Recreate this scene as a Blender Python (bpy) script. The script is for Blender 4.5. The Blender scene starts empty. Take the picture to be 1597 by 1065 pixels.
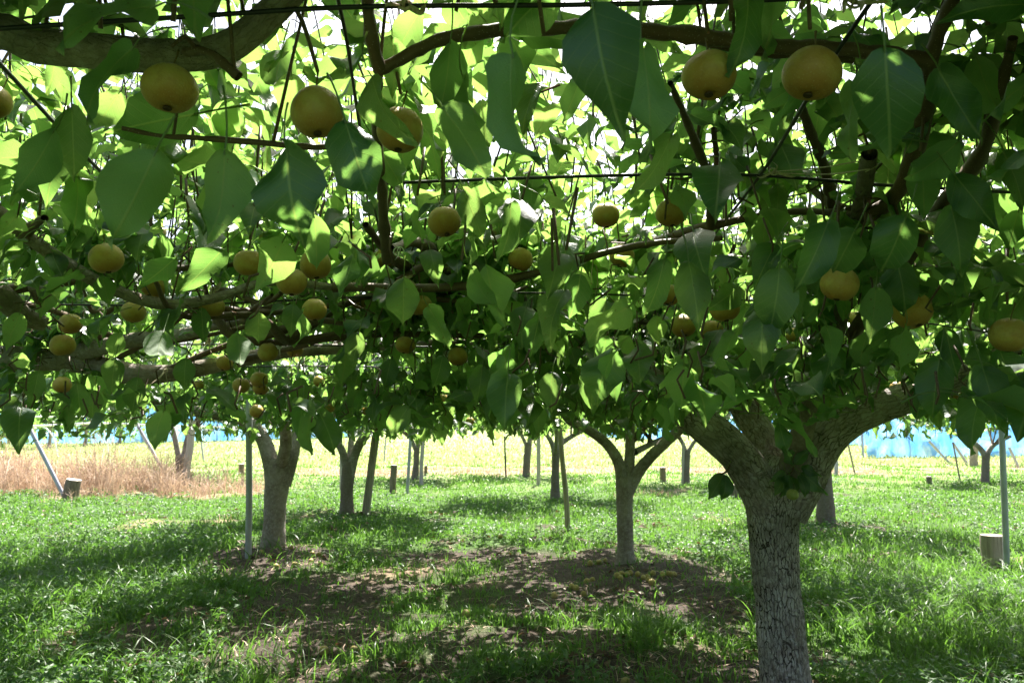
import bpy, math, random
import numpy as np
from mathutils import Vector, Matrix, noise
R = random.Random(7)
NR = np.random.RandomState(11)
S = bpy.context.scene
COL = S.collection
# ------------------------------------------------------------------ camera, light, exposure
FPX = 1242.0                      # focal length in photo pixels (28 mm on a 36 mm sensor)
CAMZ = 1.2
PITCH = math.atan(127.5 / FPX)
cam = bpy.data.objects.new('camera', bpy.data.cameras.new('camera'))
COL.objects.link(cam)
cam.location = (0, 0, CAMZ)
cam.rotation_euler = (math.radians(90) + PITCH, 0, 0)
cam.data.sensor_width = 36
cam.data.lens = 36 * FPX / 1597
cam.data.clip_start = 0.05
cam.data.clip_end = 2000
cam.data.dof.use_dof = True
cam.data.dof.focus_distance = 2.0
cam.data.dof.aperture_fstop = 11.0
S.camera = cam
SUN_EL, SUN_AZ = math.radians(57), math.radians(12)
w = bpy.data.worlds.new('World'); S.world = w; w.use_nodes = True
nt = w.node_tree
sk = nt.nodes.new('ShaderNodeTexSky'); sk.sky_type = 'NISHITA'; sk.sun_disc = False
sk.sun_elevation = SUN_EL; sk.sun_rotation = SUN_AZ
sk.dust_density = 4.5; sk.air_density = 1.0; sk.ozone_density = 1.0
bg = nt.nodes['Background']; nt.links.new(sk.outputs[0], bg.inputs[0]); bg.inputs[1].default_value = 0.072
sd = bpy.data.lights.new('sun', 'SUN'); sd.energy = 5.0; sd.angle = math.radians(0.53); sd.color = (1, 0.95, 0.86)
sun = bpy.data.objects.new('sun', sd); COL.objects.link(sun)
sv = Vector((math.sin(SUN_AZ) * math.cos(SUN_EL), math.cos(SUN_AZ) * math.cos(SUN_EL), math.sin(SUN_EL)))
sun.rotation_euler = sv.to_track_quat('Z', 'Y').to_euler()
sun.location = (6, 20, 30)
vs = S.view_settings
S.display_settings.display_device = 'sRGB'
vs.view_transform = 'Standard'; vs.look = 'None'; vs.gamma = 1; vs.use_curve_mapping = False
vs.exposure = 2.25
cy = S.cycles
cy.max_bounces = 8; cy.diffuse_bounces = 4; cy.glossy_bounces = 2; cy.transmission_bounces = 5; cy.transparent_max_bounces = 8
cy.use_denoising = True
cy.sample_clamp_indirect = 6.0
cy.caustics_reflective = False; cy.caustics_refractive = False

# ------------------------------------------------------------------ coordinates
CP, SP = math.cos(PITCH), math.sin(PITCH)
def P(px, py, d):
    """the point seen at photo pixel (px,py) at distance d along the ground axis"""
    a = (px - 798.5) / FPX; b = (532.5 - py) / FPX
    dy = CP - b * SP; dz = SP + b * CP
    return Vector((a * d / dy, d, CAMZ + dz * d / dy))
def proj(V):
    V = np.asarray(V, float)
    x, y, z = V[..., 0], V[..., 1], V[..., 2] - CAMZ
    dep = y * CP + z * SP; up = -y * SP + z * CP
    dep = np.where(dep < 1e-3, 1e-3, dep)
    return 798.5 + FPX * x / dep, 532.5 - FPX * up / dep, dep
def dg(py): return CAMZ * FPX / max(py - 660.0, 1)      # ground distance of a photo row
# ------------------------------------------------------------------ materials
def mat(name):
    m = bpy.data.materials.new(name); m.use_nodes = True
    t = m.node_tree; t.nodes.clear()
    return m, t
class G:
    """tiny node-graph writer"""
    def __init__(s, t): s.t = t
    def n(s, typ, **kw):
        x = s.t.nodes.new('ShaderNode' + typ)
        for k, v in kw.items():
            if k.startswith('i_'):
                x.inputs[k[2:].replace('_', ' ')].default_value = v
            else: setattr(x, k, v)
        return x
    def l(s, a, b): s.t.links.new(a, b)
    def val(s, sock, v):
        if isinstance(v, bpy.types.NodeSocket): s.l(v, sock)
        else: sock.default_value = v
    def math(s, op, a, b=0.0, c=0.0, clamp=False):
        x = s.n('Math', operation=op, use_clamp=clamp)
        s.val(x.inputs[0], a); s.val(x.inputs[1], b); s.val(x.inputs[2], c)
        return x.outputs[0]
    def mix(s, f, a, b, bt='MIX'):
        x = s.n('Mix', data_type='RGBA', blend_type=bt)
        s.val(x.inputs[0], f)
        for q, v in ((6, a), (7, b)):
            if isinstance(v, tuple) and len(v) == 3: v = (*v, 1)
            s.val(x.inputs[q], v)
        return x.outputs[2]
    def ramp(s, f, a, b):           # smooth step a..b
        x = s.n('MapRange', interpolation_type='SMOOTHSTEP')
        s.val(x.inputs[0], f); x.inputs[1].default_value = a; x.inputs[2].default_value = b
        return x.outputs[0]
    def noise(s, vec, scale, detail=4, rough=.55):
        x = s.n('TexNoise'); x.inputs['Scale'].default_value = scale; x.inputs['Detail'].default_value = detail
        x.inputs['Roughness'].default_value = rough
        if vec is not None: s.l(vec, x.inputs['Vector'])
        return x.outputs[0]
    def attr(s, name):
        return s.n('Attribute', attribute_name=name).outputs['Fac']
    def out(s, sh):
        o = s.n('OutputMaterial'); s.l(sh, o.inputs[0])
    def bump(s, h, strength, dist):
        b = s.n('Bump'); b.inputs['Strength'].default_value = strength; b.inputs['Distance'].default_value = dist
        s.l(h, b.inputs['Height']); return b.outputs[0]
    def pbsdf(s, col, rough, normal=None, spec=.5):
        p = s.n('BsdfPrincipled'); s.val(p.inputs['Base Color'], (*col, 1) if isinstance(col, tuple) else col)
        s.val(p.inputs['Roughness'], rough); p.inputs['Specular IOR Level'].default_value = spec
        if normal is not None: s.l(normal, p.inputs['Normal'])
        return p.outputs[0]

def leaf_material():
    m, t = mat('pear leaf'); g = G(t)
    uv = g.n('UVMap').outputs[0]
    sp = g.n('SeparateXYZ'); g.l(uv, sp.inputs[0]); u, v = sp.outputs[0], sp.outputs[1]
    au = g.math('ABSOLUTE', g.math('SUBTRACT', u, .5))
    var = g.math('FRACT', g.math('ADD', g.attr('var'), g.n('ObjectInfo').outputs['Random']))
    var2 = g.math('FRACT', g.math('MULTIPLY', var, 7.31))
    back = g.n('NewGeometry').outputs['Backfacing']
    mid = g.math('SUBTRACT', 1, g.ramp(au, .008, .026))
    s1 = g.math('FRACT', g.math('MULTIPLY', g.math('SUBTRACT', v, g.math('MULTIPLY', au, .55)), 8.5))
    s2 = g.math('ABSOLUTE', g.math('SUBTRACT', s1, .5))
    side = g.math('SUBTRACT', 1, g.ramp(s2, .015, .06))
    pet = g.math('LESS_THAN', v, -.01)
    geo = g.n('TexCoord')
    fine = g.noise(geo.outputs['Object'], 60, 3)
    blot = g.noise(geo.outputs['Object'], 14, 3)
    vein = g.math('MAXIMUM', g.math('MAXIMUM', mid, pet), g.math('MULTIPLY', side, .42))
    top = g.mix(var, (.006, .030, .019), (.013, .050, .024))
    top = g.mix(g.math('MULTIPLY', fine, .5), top, (.010, .042, .028))
    top = g.mix(g.math('MULTIPLY', vein, .75), top, (.17, .24, .09))
    bot = g.mix(var2, (.085, .165, .065), (.115, .195, .075))
    bot = g.mix(g.math('MULTIPLY', vein, .6), bot, (.20, .27, .10))
    col = g.mix(back, top, bot)
    # a few brown blemishes and chewed, yellowing margins
    sick = g.math('MULTIPLY', g.ramp(blot, .66, .72), g.math('GREATER_THAN', var2, .72))
    col = g.mix(g.math('MULTIPLY', sick, .7), col, (.13, .085, .03))
    tc = g.mix(var2, (.22, .48, .085), (.38, .62, .13))
    tc = g.mix(g.math('MULTIPLY', vein, .55), tc, (.42, .50, .11))
    tc = g.mix(g.math('MULTIPLY', fine, .35), tc, (.18, .34, .06))
    tc = g.mix(g.math('MULTIPLY', sick, .7), tc, (.15, .09, .02))
    hgt = g.math('ADD', g.math('MULTIPLY', g.math('MAXIMUM', mid, side), -1.0), g.math('MULTIPLY', fine, .9))
    nb = g.bump(hgt, .35, .002)
    rough = g.math('ADD', g.math('ADD', .30, g.math('MULTIPLY', back, .28)), g.math('MULTIPLY', var2, .14))
    p = g.pbsdf(col, rough, nb, .65)
    tr = g.n('BsdfTranslucent'); g.l(tc, tr.inputs[0]); g.l(nb, tr.inputs[1])
    mx = g.n('MixShader'); mx.inputs[0].default_value = .42
    g.l(p, mx.inputs[1]); g.l(tr.outputs[0], mx.inputs[2])
    g.out(mx.outputs[0]); return m
def grass_material(name, a, b, tcol, tip, tw=.45, rough=.42):
    m, t = mat(name); g = G(t)
    var = g.attr('var'); h = g.attr('hgt')
    c = g.mix(var, a, b); c = g.mix(g.math('MULTIPLY', g.math('POWER', h, 3), .35), c, tip)
    p = g.pbsdf(c, rough, None, .45)
    tr = g.n('BsdfTranslucent'); g.l(g.mix(var, tcol, tuple(x * .75 for x in tcol)), tr.inputs[0])
    mx = g.n('MixShader'); mx.inputs[0].default_value = tw
    g.l(p, mx.inputs[1]); g.l(tr.outputs[0], mx.inputs[2]); g.out(mx.outputs[0]); return m
def bark_material():
    m, t = mat('fissured pear bark'); g = G(t)
    uv = g.n('UVMap').outputs[0]
    oc = g.n('TexCoord').outputs['Object']
    def fissures(su, sv, wdt, dis, ns):
        nz_ = g.n('TexNoise'); nz_.inputs['Scale'].default_value = ns; nz_.inputs['Detail'].default_value = 3; g.l(oc, nz_.inputs['Vector'])
        sc = g.n('VectorMath', operation='SCALE'); g.l(nz_.outputs['Color'], sc.inputs[0]); sc.inputs['Scale'].default_value = dis
        mp = g.n('VectorMath', operation='MULTIPLY_ADD'); g.l(uv, mp.inputs[0]); mp.inputs[1].default_value = (su, sv, 1); g.l(sc.outputs[0], mp.inputs[2])
        v = g.n('TexVoronoi', feature='DISTANCE_TO_EDGE', voronoi_dimensions='2D'); v.inputs['Scale'].default_value = 1; g.l(mp.outputs[0], v.inputs['Vector'])
        return g.math('SUBTRACT', 1, g.ramp(v.outputs['Distance'], wdt * .25, wdt))
    wv = g.math('ADD', .5, g.math('MULTIPLY', g.ramp(g.noise(oc, 9, 3), .35, .65), .75))
    f1 = g.math('MULTIPLY', fissures(68, 17, .13, 1.7, 34), wv); f2 = g.math('MULTIPLY', fissures(140, 66, .10, 1.6, 60), g.ramp(g.noise(oc, 7, 2), .45, .62))
    old = g.math('SUBTRACT', 1, g.math('MULTIPLY', g.attr('young'), 1.6), clamp=True)
    cr = g.math('MULTIPLY', g.math('MAXIMUM', g.math('MAXIMUM', f1, g.math('MULTIPLY', f2, .4)), g.math('MULTIPLY', g.attr('crack'), .35)), g.math('MAXIMUM', old, .18))
    big = g.noise(oc, 5, 4); mid = g.noise(oc, 38, 5, .65); fin = g.noise(oc, 160, 3)
    c = g.mix(g.ramp(big, .35, .65), (.28, .225, .20), (.43, .38, .35))
    c = g.mix(g.ramp(mid, .4, .72), c, (.54, .50, .475))
    c = g.mix(g.math('MULTIPLY', g.ramp(g.noise(oc, 3.1, 3), .52, .66), .5), c, (.10, .105, .055))   # moss film
    c = g.mix(g.math('MULTIPLY', cr, .85), c, (.060, .047, .038))  # crack colour stands for dirt and for the shade inside the fissures
    c = g.mix(g.math('MULTIPLY', g.attr('young'), .8), c, g.mix(mid, (.10, .072, .055), (.18, .135, .108)))
    h = g.math('ADD', g.math('MULTIPLY', mid, .7), g.math('MULTIPLY', fin, .5))
    h = g.math('SUBTRACT', h, g.math('MULTIPLY', cr, 1.6))
    g.out(g.pbsdf(c, .86, g.bump(h, .9, .008), .25)); return m
def twig_material():
    m, t = mat('young brown twig'); g = G(t)
    oc = g.n('TexCoord').outputs['Object']
    n1 = g.noise(oc, 30, 3); v = g.n('TexVoronoi'); v.inputs['Scale'].default_value = 170; g.l(oc, v.inputs['Vector'])
    c = g.mix(n1, (.065, .040, .026), (.15, .095, .062))
    c = g.mix(g.math('MULTIPLY', g.math('SUBTRACT', 1, g.ramp(v.outputs['Distance'], .12, .22)), .7), c, (.30, .24, .18))
    g.out(g.pbsdf(c, .55, g.bump(n1, .5, .004), .4)); return m
def pear_material():
    m, t = mat('russet pear skin'); g = G(t)
    oc = g.n('TexCoord').outputs['Object']; rnd = g.n('ObjectInfo').outputs['Random']
    off = g.n('VectorMath', operation='ADD'); g.l(oc, off.inputs[0])
    cmb = g.n('CombineXYZ'); g.l(g.math('MULTIPLY', rnd, 9.0), cmb.inputs[0]); g.l(cmb.outputs[0], off.inputs[1])
    n1 = g.noise(off.outputs[0], 22, 4); n2 = g.noise(off.outputs[0], 70, 4)
    v = g.n('TexVoronoi'); v.inputs['Scale'].default_value = 230; g.l(off.outputs[0], v.inputs['Vector'])
    sx = g.n('SeparateXYZ'); g.l(oc, sx.inputs[0])
    c = g.mix(g.ramp(n1, .34, .66), (.46, .29, .066), (.50, .40, .105))
    c = g.mix(g.math('MULTIPLY', rnd, .35), c, (.25, .125, .030))
    c = g.mix(g.math('MULTIPLY', g.ramp(sx.outputs[2], .0, -.036), .75), c, (.32, .135, .035))
    c = g.mix(g.math('MULTIPLY', g.ramp(n2, .5, .7), .3), c, (.22, .12, .03))
    c = g.mix(g.math('MULTIPLY', g.math('SUBTRACT', 1, g.ramp(v.outputs['Distance'], .10, .26)), .5), c, (.46, .36, .15))
    g.out(g.pbsdf(c, .5, g.bump(g.math('ADD', n2, v.outputs['Distance']), .25, .002), .4)); return m
def plain(name, a, b, scale=20, rough=.7, spec=.4, metal=0, stretch=None, bump=.4, coord='Object'):
    m, t = mat(name); g = G(t)
    oc = g.n('TexCoord').outputs[coord]
    if stretch:
        mp = g.n('Mapping'); mp.inputs['Scale'].default_value = stretch; g.l(oc, mp.inputs[0]); oc = mp.outputs[0]
    n1 = g.noise(oc, scale, 5, .6)
    c = g.mix(g.ramp(n1, .3, .7), a, b)
    p = g.n('BsdfPrincipled'); g.l(c, p.inputs['Base Color']); p.inputs['Roughness'].default_value = rough
    p.inputs['Metallic'].default_value = metal; p.inputs['Specular IOR Level'].default_value = spec
    g.l(g.bump(n1, bump, .006), p.inputs['Normal'])
    g.out(p.outputs[0]); return m
def ground_material():
    m, t = mat('orchard soil and turf'); g = G(t)
    oc = g.n('TexCoord').outputs['Object']
    n1 = g.noise(oc, 1.7, 5, .6); n2 = g.noise(oc, 14, 5, .65); n3 = g.noise(oc, 90, 4, .6); n4 = g.noise(oc, .35, 4)
    soil = g.mix(g.ramp(n2, .3, .7), (.030, .023, .019), (.075, .057, .047))
    soil = g.mix(g.math('MULTIPLY', g.ramp(n3, .5, .75), .6), soil, (.19, .15, .125))
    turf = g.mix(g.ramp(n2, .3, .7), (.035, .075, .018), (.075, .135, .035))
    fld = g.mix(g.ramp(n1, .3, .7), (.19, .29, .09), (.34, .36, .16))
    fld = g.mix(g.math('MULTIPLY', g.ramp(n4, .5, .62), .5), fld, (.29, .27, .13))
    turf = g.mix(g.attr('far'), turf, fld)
    dry = g.mix(n2, (.26, .18, .115), (.40, .29, .20))
    c = g.mix(g.attr('green'), soil, turf); c = g.mix(g.attr('dry'), c, dry)
    h = g.math('ADD', g.math('MULTIPLY', n2, .8), g.math('MULTIPLY', n3, .5))
    g.out(g.pbsdf(c, .95, g.bump(h, .9, .03), .15)); return m
def net_material():
    m, t = mat('blue bird net'); g = G(t)
    oc = g.n('TexCoord').outputs['Object']
    mp = g.n('Mapping'); mp.inputs['Scale'].default_value = (1.6, 1.6, .22); g.l(oc, mp.inputs[0])
    n1 = g.noise(mp.outputs[0], 1.5, 5, .65)
    c = g.mix(g.ramp(n1, .32, .68), (.08, .29, .70), (.26, .51, .86))
    d = g.n('BsdfDiffuse'); g.l(c, d.inputs[0]); tr = g.n('BsdfTranslucent'); g.l(c, tr.inputs[0])
    m1 = g.n('MixShader'); m1.inputs[0].default_value = .5; g.l(d.outputs[0], m1.inputs[1]); g.l(tr.outputs[0], m1.inputs[2])
    tp = g.n('BsdfTransparent'); m2 = g.n('MixShader')
    g.l(g.math('MULTIPLY', g.ramp(n1, .2, .8), .30), m2.inputs[0])
    g.l(m1.outputs[0], m2.inputs[1]); g.l(tp.outputs[0], m2.inputs[2]); g.out(m2.outputs[0]); return m
M = {}
M['leaf'] = leaf_material()
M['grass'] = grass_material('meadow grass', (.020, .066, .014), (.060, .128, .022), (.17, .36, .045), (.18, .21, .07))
M['weed'] = grass_material('broad weed leaf', (.040, .105, .034), (.075, .15, .045), (.13, .30, .04), (.085, .15, .05), .4, .52)
M['straw'] = grass_material('dead dry grass', (.34, .23, .16), (.58, .44, .33), (.44, .31, .21), (.52, .40, .30), .35, .7)
M['bark'] = bark_material()
M['twig'] = twig_material()
M['pear'] = pear_material()
M['pearling'] = plain('pale green pearlet skin', (.20, .24, .06), (.28, .28, .08), 60, .5)
M['fallen'] = plain('weathered fallen pear skin', (.24, .175, .05), (.36, .29, .09), 60, .6)
M['stem'] = plain('pear stem', (.10, .065, .03), (.16, .11, .05), 80, .7)
M['calyx'] = plain('dark calyx scar', (.045, .028, .015), (.09, .05, .025), 200, .8)
M['wire'] = plain('black coated wire', (.008, .008, .009), (.016, .016, .018), 40, .38, .5, bump=.1)
M['raffia'] = plain('dry raffia', (.42, .33, .24), (.62, .53, .41), 60, .6, .3, stretch=(6, 6, 1))
M['twine'] = plain('white plastic twine', (.62, .62, .58), (.78, .78, .74), 90, .5, .4)
M['steel'] = plain('galvanised pipe', (.27, .27, .32), (.40, .40, .46), 25, .5, .5, 0, (1, 1, .25), .15)
M['timber'] = plain('weathered timber', (.20, .165, .13), (.36, .31, .26), 26, .85, .2, 0, (3, 3, .18), .8)
M['pale timber'] = plain('sun bleached timber', (.34, .29, .25), (.52, .47, .41), 26, .85, .2, 0, (3, 3, .18), .7)
M['stump'] = plain('old stump bark', (.13, .10, .075), (.24, .19, .145), 30, .9, .2, 0, (2, 2, .3), .9)
M['endgrain'] = plain('sawn end grain', (.40, .36, .31), (.55, .50, .44), 60, .8, .2)
M['plastic'] = plain('white plastic pipe', (.70, .72, .74), (.80, .81, .82), 10, .4, .5, bump=.05)
M['concrete'] = plain('grey concrete', (.30, .29, .28), (.42, .41, .39), 40, .9, .2)
M['net'] = net_material()
M['ground'] = ground_material()
# ------------------------------------------------------------------ object helpers
def tag(o, label=None, cat=None, group=None, kind=None):
    for k, v in (('label', label), ('category', cat), ('group', group), ('kind', kind)):
        if v: o[k] = v
    return o
def thing(name, label, cat, loc, group=None):
    o = bpy.data.objects.new(name, None); COL.objects.link(o); o.location = loc
    o.empty_display_size = .05
    return tag(o, label, cat, group)
def link(name, me, parent=None, world_loc=None):
    o = bpy.data.objects.new(name, me); COL.objects.link(o)
    if parent is not None: o.parent = parent
    return o
def mesh_np(name, V, F, m, parent=None, uv=None, attrs=None, smooth=True, origin=None):
    V = np.asarray(V, np.float32); F = np.asarray(F, np.int32)
    k = F.shape[1]
    off = np.array(parent.location if parent is not None else (origin if origin is not None else (0, 0, 0)), np.float32)
    me = bpy.data.meshes.new(name)
    me.vertices.add(len(V)); me.vertices.foreach_set('co', (V - off).ravel())
    me.loops.add(F.size); me.loops.foreach_set('vertex_index', F.ravel())
    me.polygons.add(len(F)); me.polygons.foreach_set('loop_start', np.arange(0, F.size, k, dtype=np.int32))
    if uv is not None:
        l = me.uv_layers.new(name='UVMap'); l.data.foreach_set('uv', np.asarray(uv, np.float32)[F.ravel()].ravel())
    for an, av in (attrs or {}).items():
        a = me.attributes.new(an, 'FLOAT', 'POINT'); a.data.foreach_set('value', np.asarray(av, np.float32))
    me.materials.append(m); me.update(calc_edges=True); me.validate()
    me.polygons.foreach_set('use_smooth', np.full(len(me.polygons), smooth))
    o = link(name, me, parent)
    if parent is None and origin is not None: o.location = origin
    return o
def catmull(pts, n):
    pts = [np.array(p, float) for p in pts]
    if len(pts) == 2: return np.array([pts[0] + (pts[1] - pts[0]) * t for t in np.linspace(0, 1, n)])
    q = [2 * pts[0] - pts[1]] + pts + [2 * pts[-1] - pts[-2]]
    out = []
    m = len(pts) - 1
    for s in np.linspace(0, m, n):
        i = min(int(s), m - 1); t = s - i
        a, b, c, d = q[i], q[i + 1], q[i + 2], q[i + 3]
        out.append(.5 * (2 * b + (c - a) * t + (2 * a - 5 * b + 4 * c - d) * t * t + (3 * b - a - 3 * c + d) * t ** 3))
    return np.array(out)
def tube(pts, radii, n=20, sides=8, spline=True, cap=True):
    """V, F(quads), uv, arc length of a tube swept along pts"""
    C = catmull(pts, n) if spline else np.array([np.array(p, float) for p in pts]); n = len(C)
    rr = np.interp(np.linspace(0, 1, n), np.linspace(0, 1, len(radii)), radii)
    T = np.gradient(C, axis=0); T /= np.linalg.norm(T, axis=1)[:, None] + 1e-9
    u = np.cross(T[0], (0, 1, .03)); 
    if np.linalg.norm(u) < .1: u = np.cross(T[0], (1, 0, 0))
    u /= np.linalg.norm(u)
    ar = np.concatenate([[0], np.cumsum(np.linalg.norm(np.diff(C, axis=0), axis=1))])
    th = np.linspace(0, 2 * math.pi, sides + 1)[:-1]
    V = []
    for i in range(n):
        u = u - T[i] * (u @ T[i]); u /= np.linalg.norm(u); v = np.cross(T[i], u)
        V.append(C[i] + rr[i] * (np.cos(th)[:, None] * u + np.sin(th)[:, None] * v))
    V = np.concatenate(V)
    i, j = np.meshgrid(np.arange(n - 1), np.arange(sides), indexing='ij')
    a = i * sides + j; b = i * sides + (j + 1) % sides
    F = np.stack([a, b, b + sides, a + sides], -1).reshape(-1, 4)
    uv = np.stack([np.tile(th * np.mean(rr), n), np.repeat(ar, sides)], -1)
    if cap:
        for k, c in ((0, C[0]), (n - 1, C[-1])):
            ci = len(V); V = np.concatenate([V, c[None]]); uv = np.concatenate([uv, [[0, ar[k]]]])
            r = k * sides + np.arange(sides); r2 = k * sides + (np.arange(sides) + 1) % sides
            f = np.stack([r2, r, np.full(sides, ci), np.full(sides, ci)], -1) if k == 0 else np.stack([r, r2, np.full(sides, ci), np.full(sides, ci)], -1)
            F = np.concatenate([F, f])
    return V, F, uv, C, rr
def q2t(F):
    T = np.concatenate([F[:, [0, 1, 2]], F[:, [0, 2, 3]]])
    return T[(T[:, 0] != T[:, 1]) & (T[:, 1] != T[:, 2]) & (T[:, 0] != T[:, 2])]
class MB:
    """collects tubes, boxes into one triangle mesh"""
    def __init__(s): s.V = []; s.F = []; s.n = 0
    def add(s, V, F):
        F = np.asarray(F); F = q2t(F) if F.shape[1] == 4 else F
        s.V.append(np.asarray(V, float)); s.F.append(F + s.n); s.n += len(V); return s
    def tube(s, pts, radii, n=8, sides=6, spline=True):
        V, F, *_ = tube(pts, radii, n, sides, spline); return s.add(V, F)
    def ribbon(s, pts, wd, n=8, side=(1, 0, 0)):
        C = catmull(pts, n); T = np.gradient(C, axis=0)
        sd = np.cross(T, np.array([0, 1, 0.2])); sd /= np.linalg.norm(sd, axis=1)[:, None] + 1e-9
        tw = np.linspace(0, 1.3, n)[:, None]
        nn = np.cross(T, sd); nn /= np.linalg.norm(nn, axis=1)[:, None] + 1e-9
        sd = sd * np.cos(tw) + nn * np.sin(tw)
        wv = wd * (.75 + .25 * np.sin(np.linspace(0, 3, n)))[:, None]
        V = np.concatenate([C - sd * wv + nn * wv * .4, C + nn * wv * -.3, C + sd * wv + nn * wv * .4])
        a = np.arange(n - 1)
        return s.add(V, np.concatenate([np.stack([a, a + 1, a + n + 1, a + n], -1), np.stack([a + n, a + n + 1, a + 2 * n + 1, a + 2 * n], -1)]))
    def build(s, name, m, parent=None, smooth=True, origin=None, attrs=None):
        return mesh_np(name, np.concatenate(s.V), np.concatenate(s.F), m, parent, smooth=smooth, origin=origin)
# ------------------------------------------------------------------ trees: where they stand
TREES = {   # key: (x, y, canopy radius, rosettes, shoots)
 'near':  (1.21, 3.5, 2.75, 760, 75), 'offleft': (-2.75, 2.5, 2.7, 330, 36), 'farleft': (-4.1, 5.4, 2.5, 300, 30),
 'offright': (4.4, 3.2, 2.0, 480, 50), 'steel': (-2.33, 7.6, 2.6, 780, 40), 'slim': (.97, 6.8, 2.5, 820, 40),
 'second': (-2.16, 10.4, 1.7, 360, 28), 'pole': (.68, 12.7, 1.7, 330, 24), 'behind': (3.75, 9.4, 1.5, 260, 22),
 'field': (-2.0, 17.0, 1.5, 240, 16), 'dryleft': (-6.65, 16.0, 1.9, 280, 18), 'far': (.36, 18.2, 1.6, 240, 16),
 'farright': (3.42, 15.7, 1.6, 250, 18), 'lone': (9.5, 16.0, 1.9, 280, 18)}
def mound(x, y):
    h = 0
    for k, a in (('steel', .03), ('slim', .03), ('behind', .03), ('near', .03), ('second', .02)):
        tx, ty = TREES[k][:2]; h = h + a * np.exp(-((x - tx) ** 2 + (y - ty + .15) ** 2) / .32)
    return h
def gz(x, y):
    x = np.asarray(x, float); y = np.asarray(y, float)
    h = .018 * np.sin(x * 2.1 + 1.3 * np.sin(y * 1.7)) + .014 * np.sin(y * 3.3 + x * 1.1) + .010 * np.sin(x * 6.3 - y * 4.7)
    h = h * np.clip((60 - y) / 40, 0, 1) + mound(x, y)
    h = h + 1.7 * np.exp(-(((x + 5) / 13) ** 2 + ((y - 72) / 20) ** 2)) + .5 * np.clip((y - 80) / 200, 0, 1)
    return h
def nz(x, y, s, z=0): return noise.noise((x * s, y * s, z))
def soilness(x, y):
    """0 = turf, 1 = bare earth; the trampled, shaded middle of the lane"""
    b = math.exp(-(((x + .35) / 2.5) ** 4 + ((y - 5.6) / 3.2) ** 4)) * .60
    for k in ('steel', 'slim', 'behind', 'near', 'second'):
        tx, ty = TREES[k][:2]; b += .55 * math.exp(-((x - tx) ** 2 + (y - ty + .2) ** 2) / (.45 if k != 'near' else .2))
    v = b + .62 * nz(x, y, 1.15, 3) + .5 * nz(x, y, 3.4, 8)
    return min(max((v - .36) / .22, 0), 1)
def dryness(x, y):
    d = 0
    if 11.5 < y < 21: d = max(d, 1.25 * math.exp(-(((x + 8.7) / 3.5) ** 2 + ((y - 15.0 + .25 * (x + 8)) / 2.5) ** 2)))
    d = max(d, .95 * math.exp(-(((y - 20.2 - .8 * math.sin(x * .5)) / 1.5) ** 2)) * (1 if -6 < x < 9 else .35))
    d = max(d, .8 * math.exp(-(((x - 12) / 3) ** 2 + ((y - 24) / 2) ** 2)))
    v = d + .75 * nz(x, y, .55, 17) + .6 * nz(x, y, 1.7, 27)
    return min(max((v - .42) / .3, 0), 1)
# ------------------------------------------------------------------ ground
xs = np.concatenate([-np.geomspace(16, 420, 26)[::-1], np.arange(-15.8, 15.9, .16), np.geomspace(16, 420, 26)])
ys = np.concatenate([-np.geomspace(.6, 60, 10)[::-1], np.arange(-.4, 24, .16), np.geomspace(24.2, 700, 46)])
gx, gy = np.meshgrid(xs, ys, indexing='xy'); nx, ny = len(xs), len(ys)
g0 = gz(gx, gy)
fx, fy = gx.ravel(), gy.ravel()
nearm = (np.abs(fx) < 18) & (fy < 30)
so = np.zeros(len(fx)); dr = np.zeros(len(fx)); rough = np.zeros(len(fx))
for i in np.nonzero(nearm)[0]:
    so[i] = soilness(fx[i], fy[i]); dr[i] = dryness(fx[i], fy[i]); rough[i] = nz(fx[i], fy[i], 2.6, 1) * .035 + nz(fx[i], fy[i], 6.5, 2) * .018
gv = np.stack([fx, fy, g0.ravel() + rough], -1)
ii, jj = np.meshgrid(np.arange(ny - 1), np.arange(nx - 1), indexing='ij'); a = ii * nx + jj
gf = np.stack([a, a + 1, a + nx + 1, a + nx], -1).reshape(-1, 4)
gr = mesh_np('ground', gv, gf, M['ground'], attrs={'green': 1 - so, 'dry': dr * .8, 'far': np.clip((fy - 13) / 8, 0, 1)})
tag(gr, 'orchard ground of dark soil, green turf and a bright open field beyond', 'ground', kind='structure')
def ground_at(x, y): return float(gz(x, y)) + nz(x, y, 2.6, 1) * .035 + nz(x, y, 6.5, 2) * .018
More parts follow.
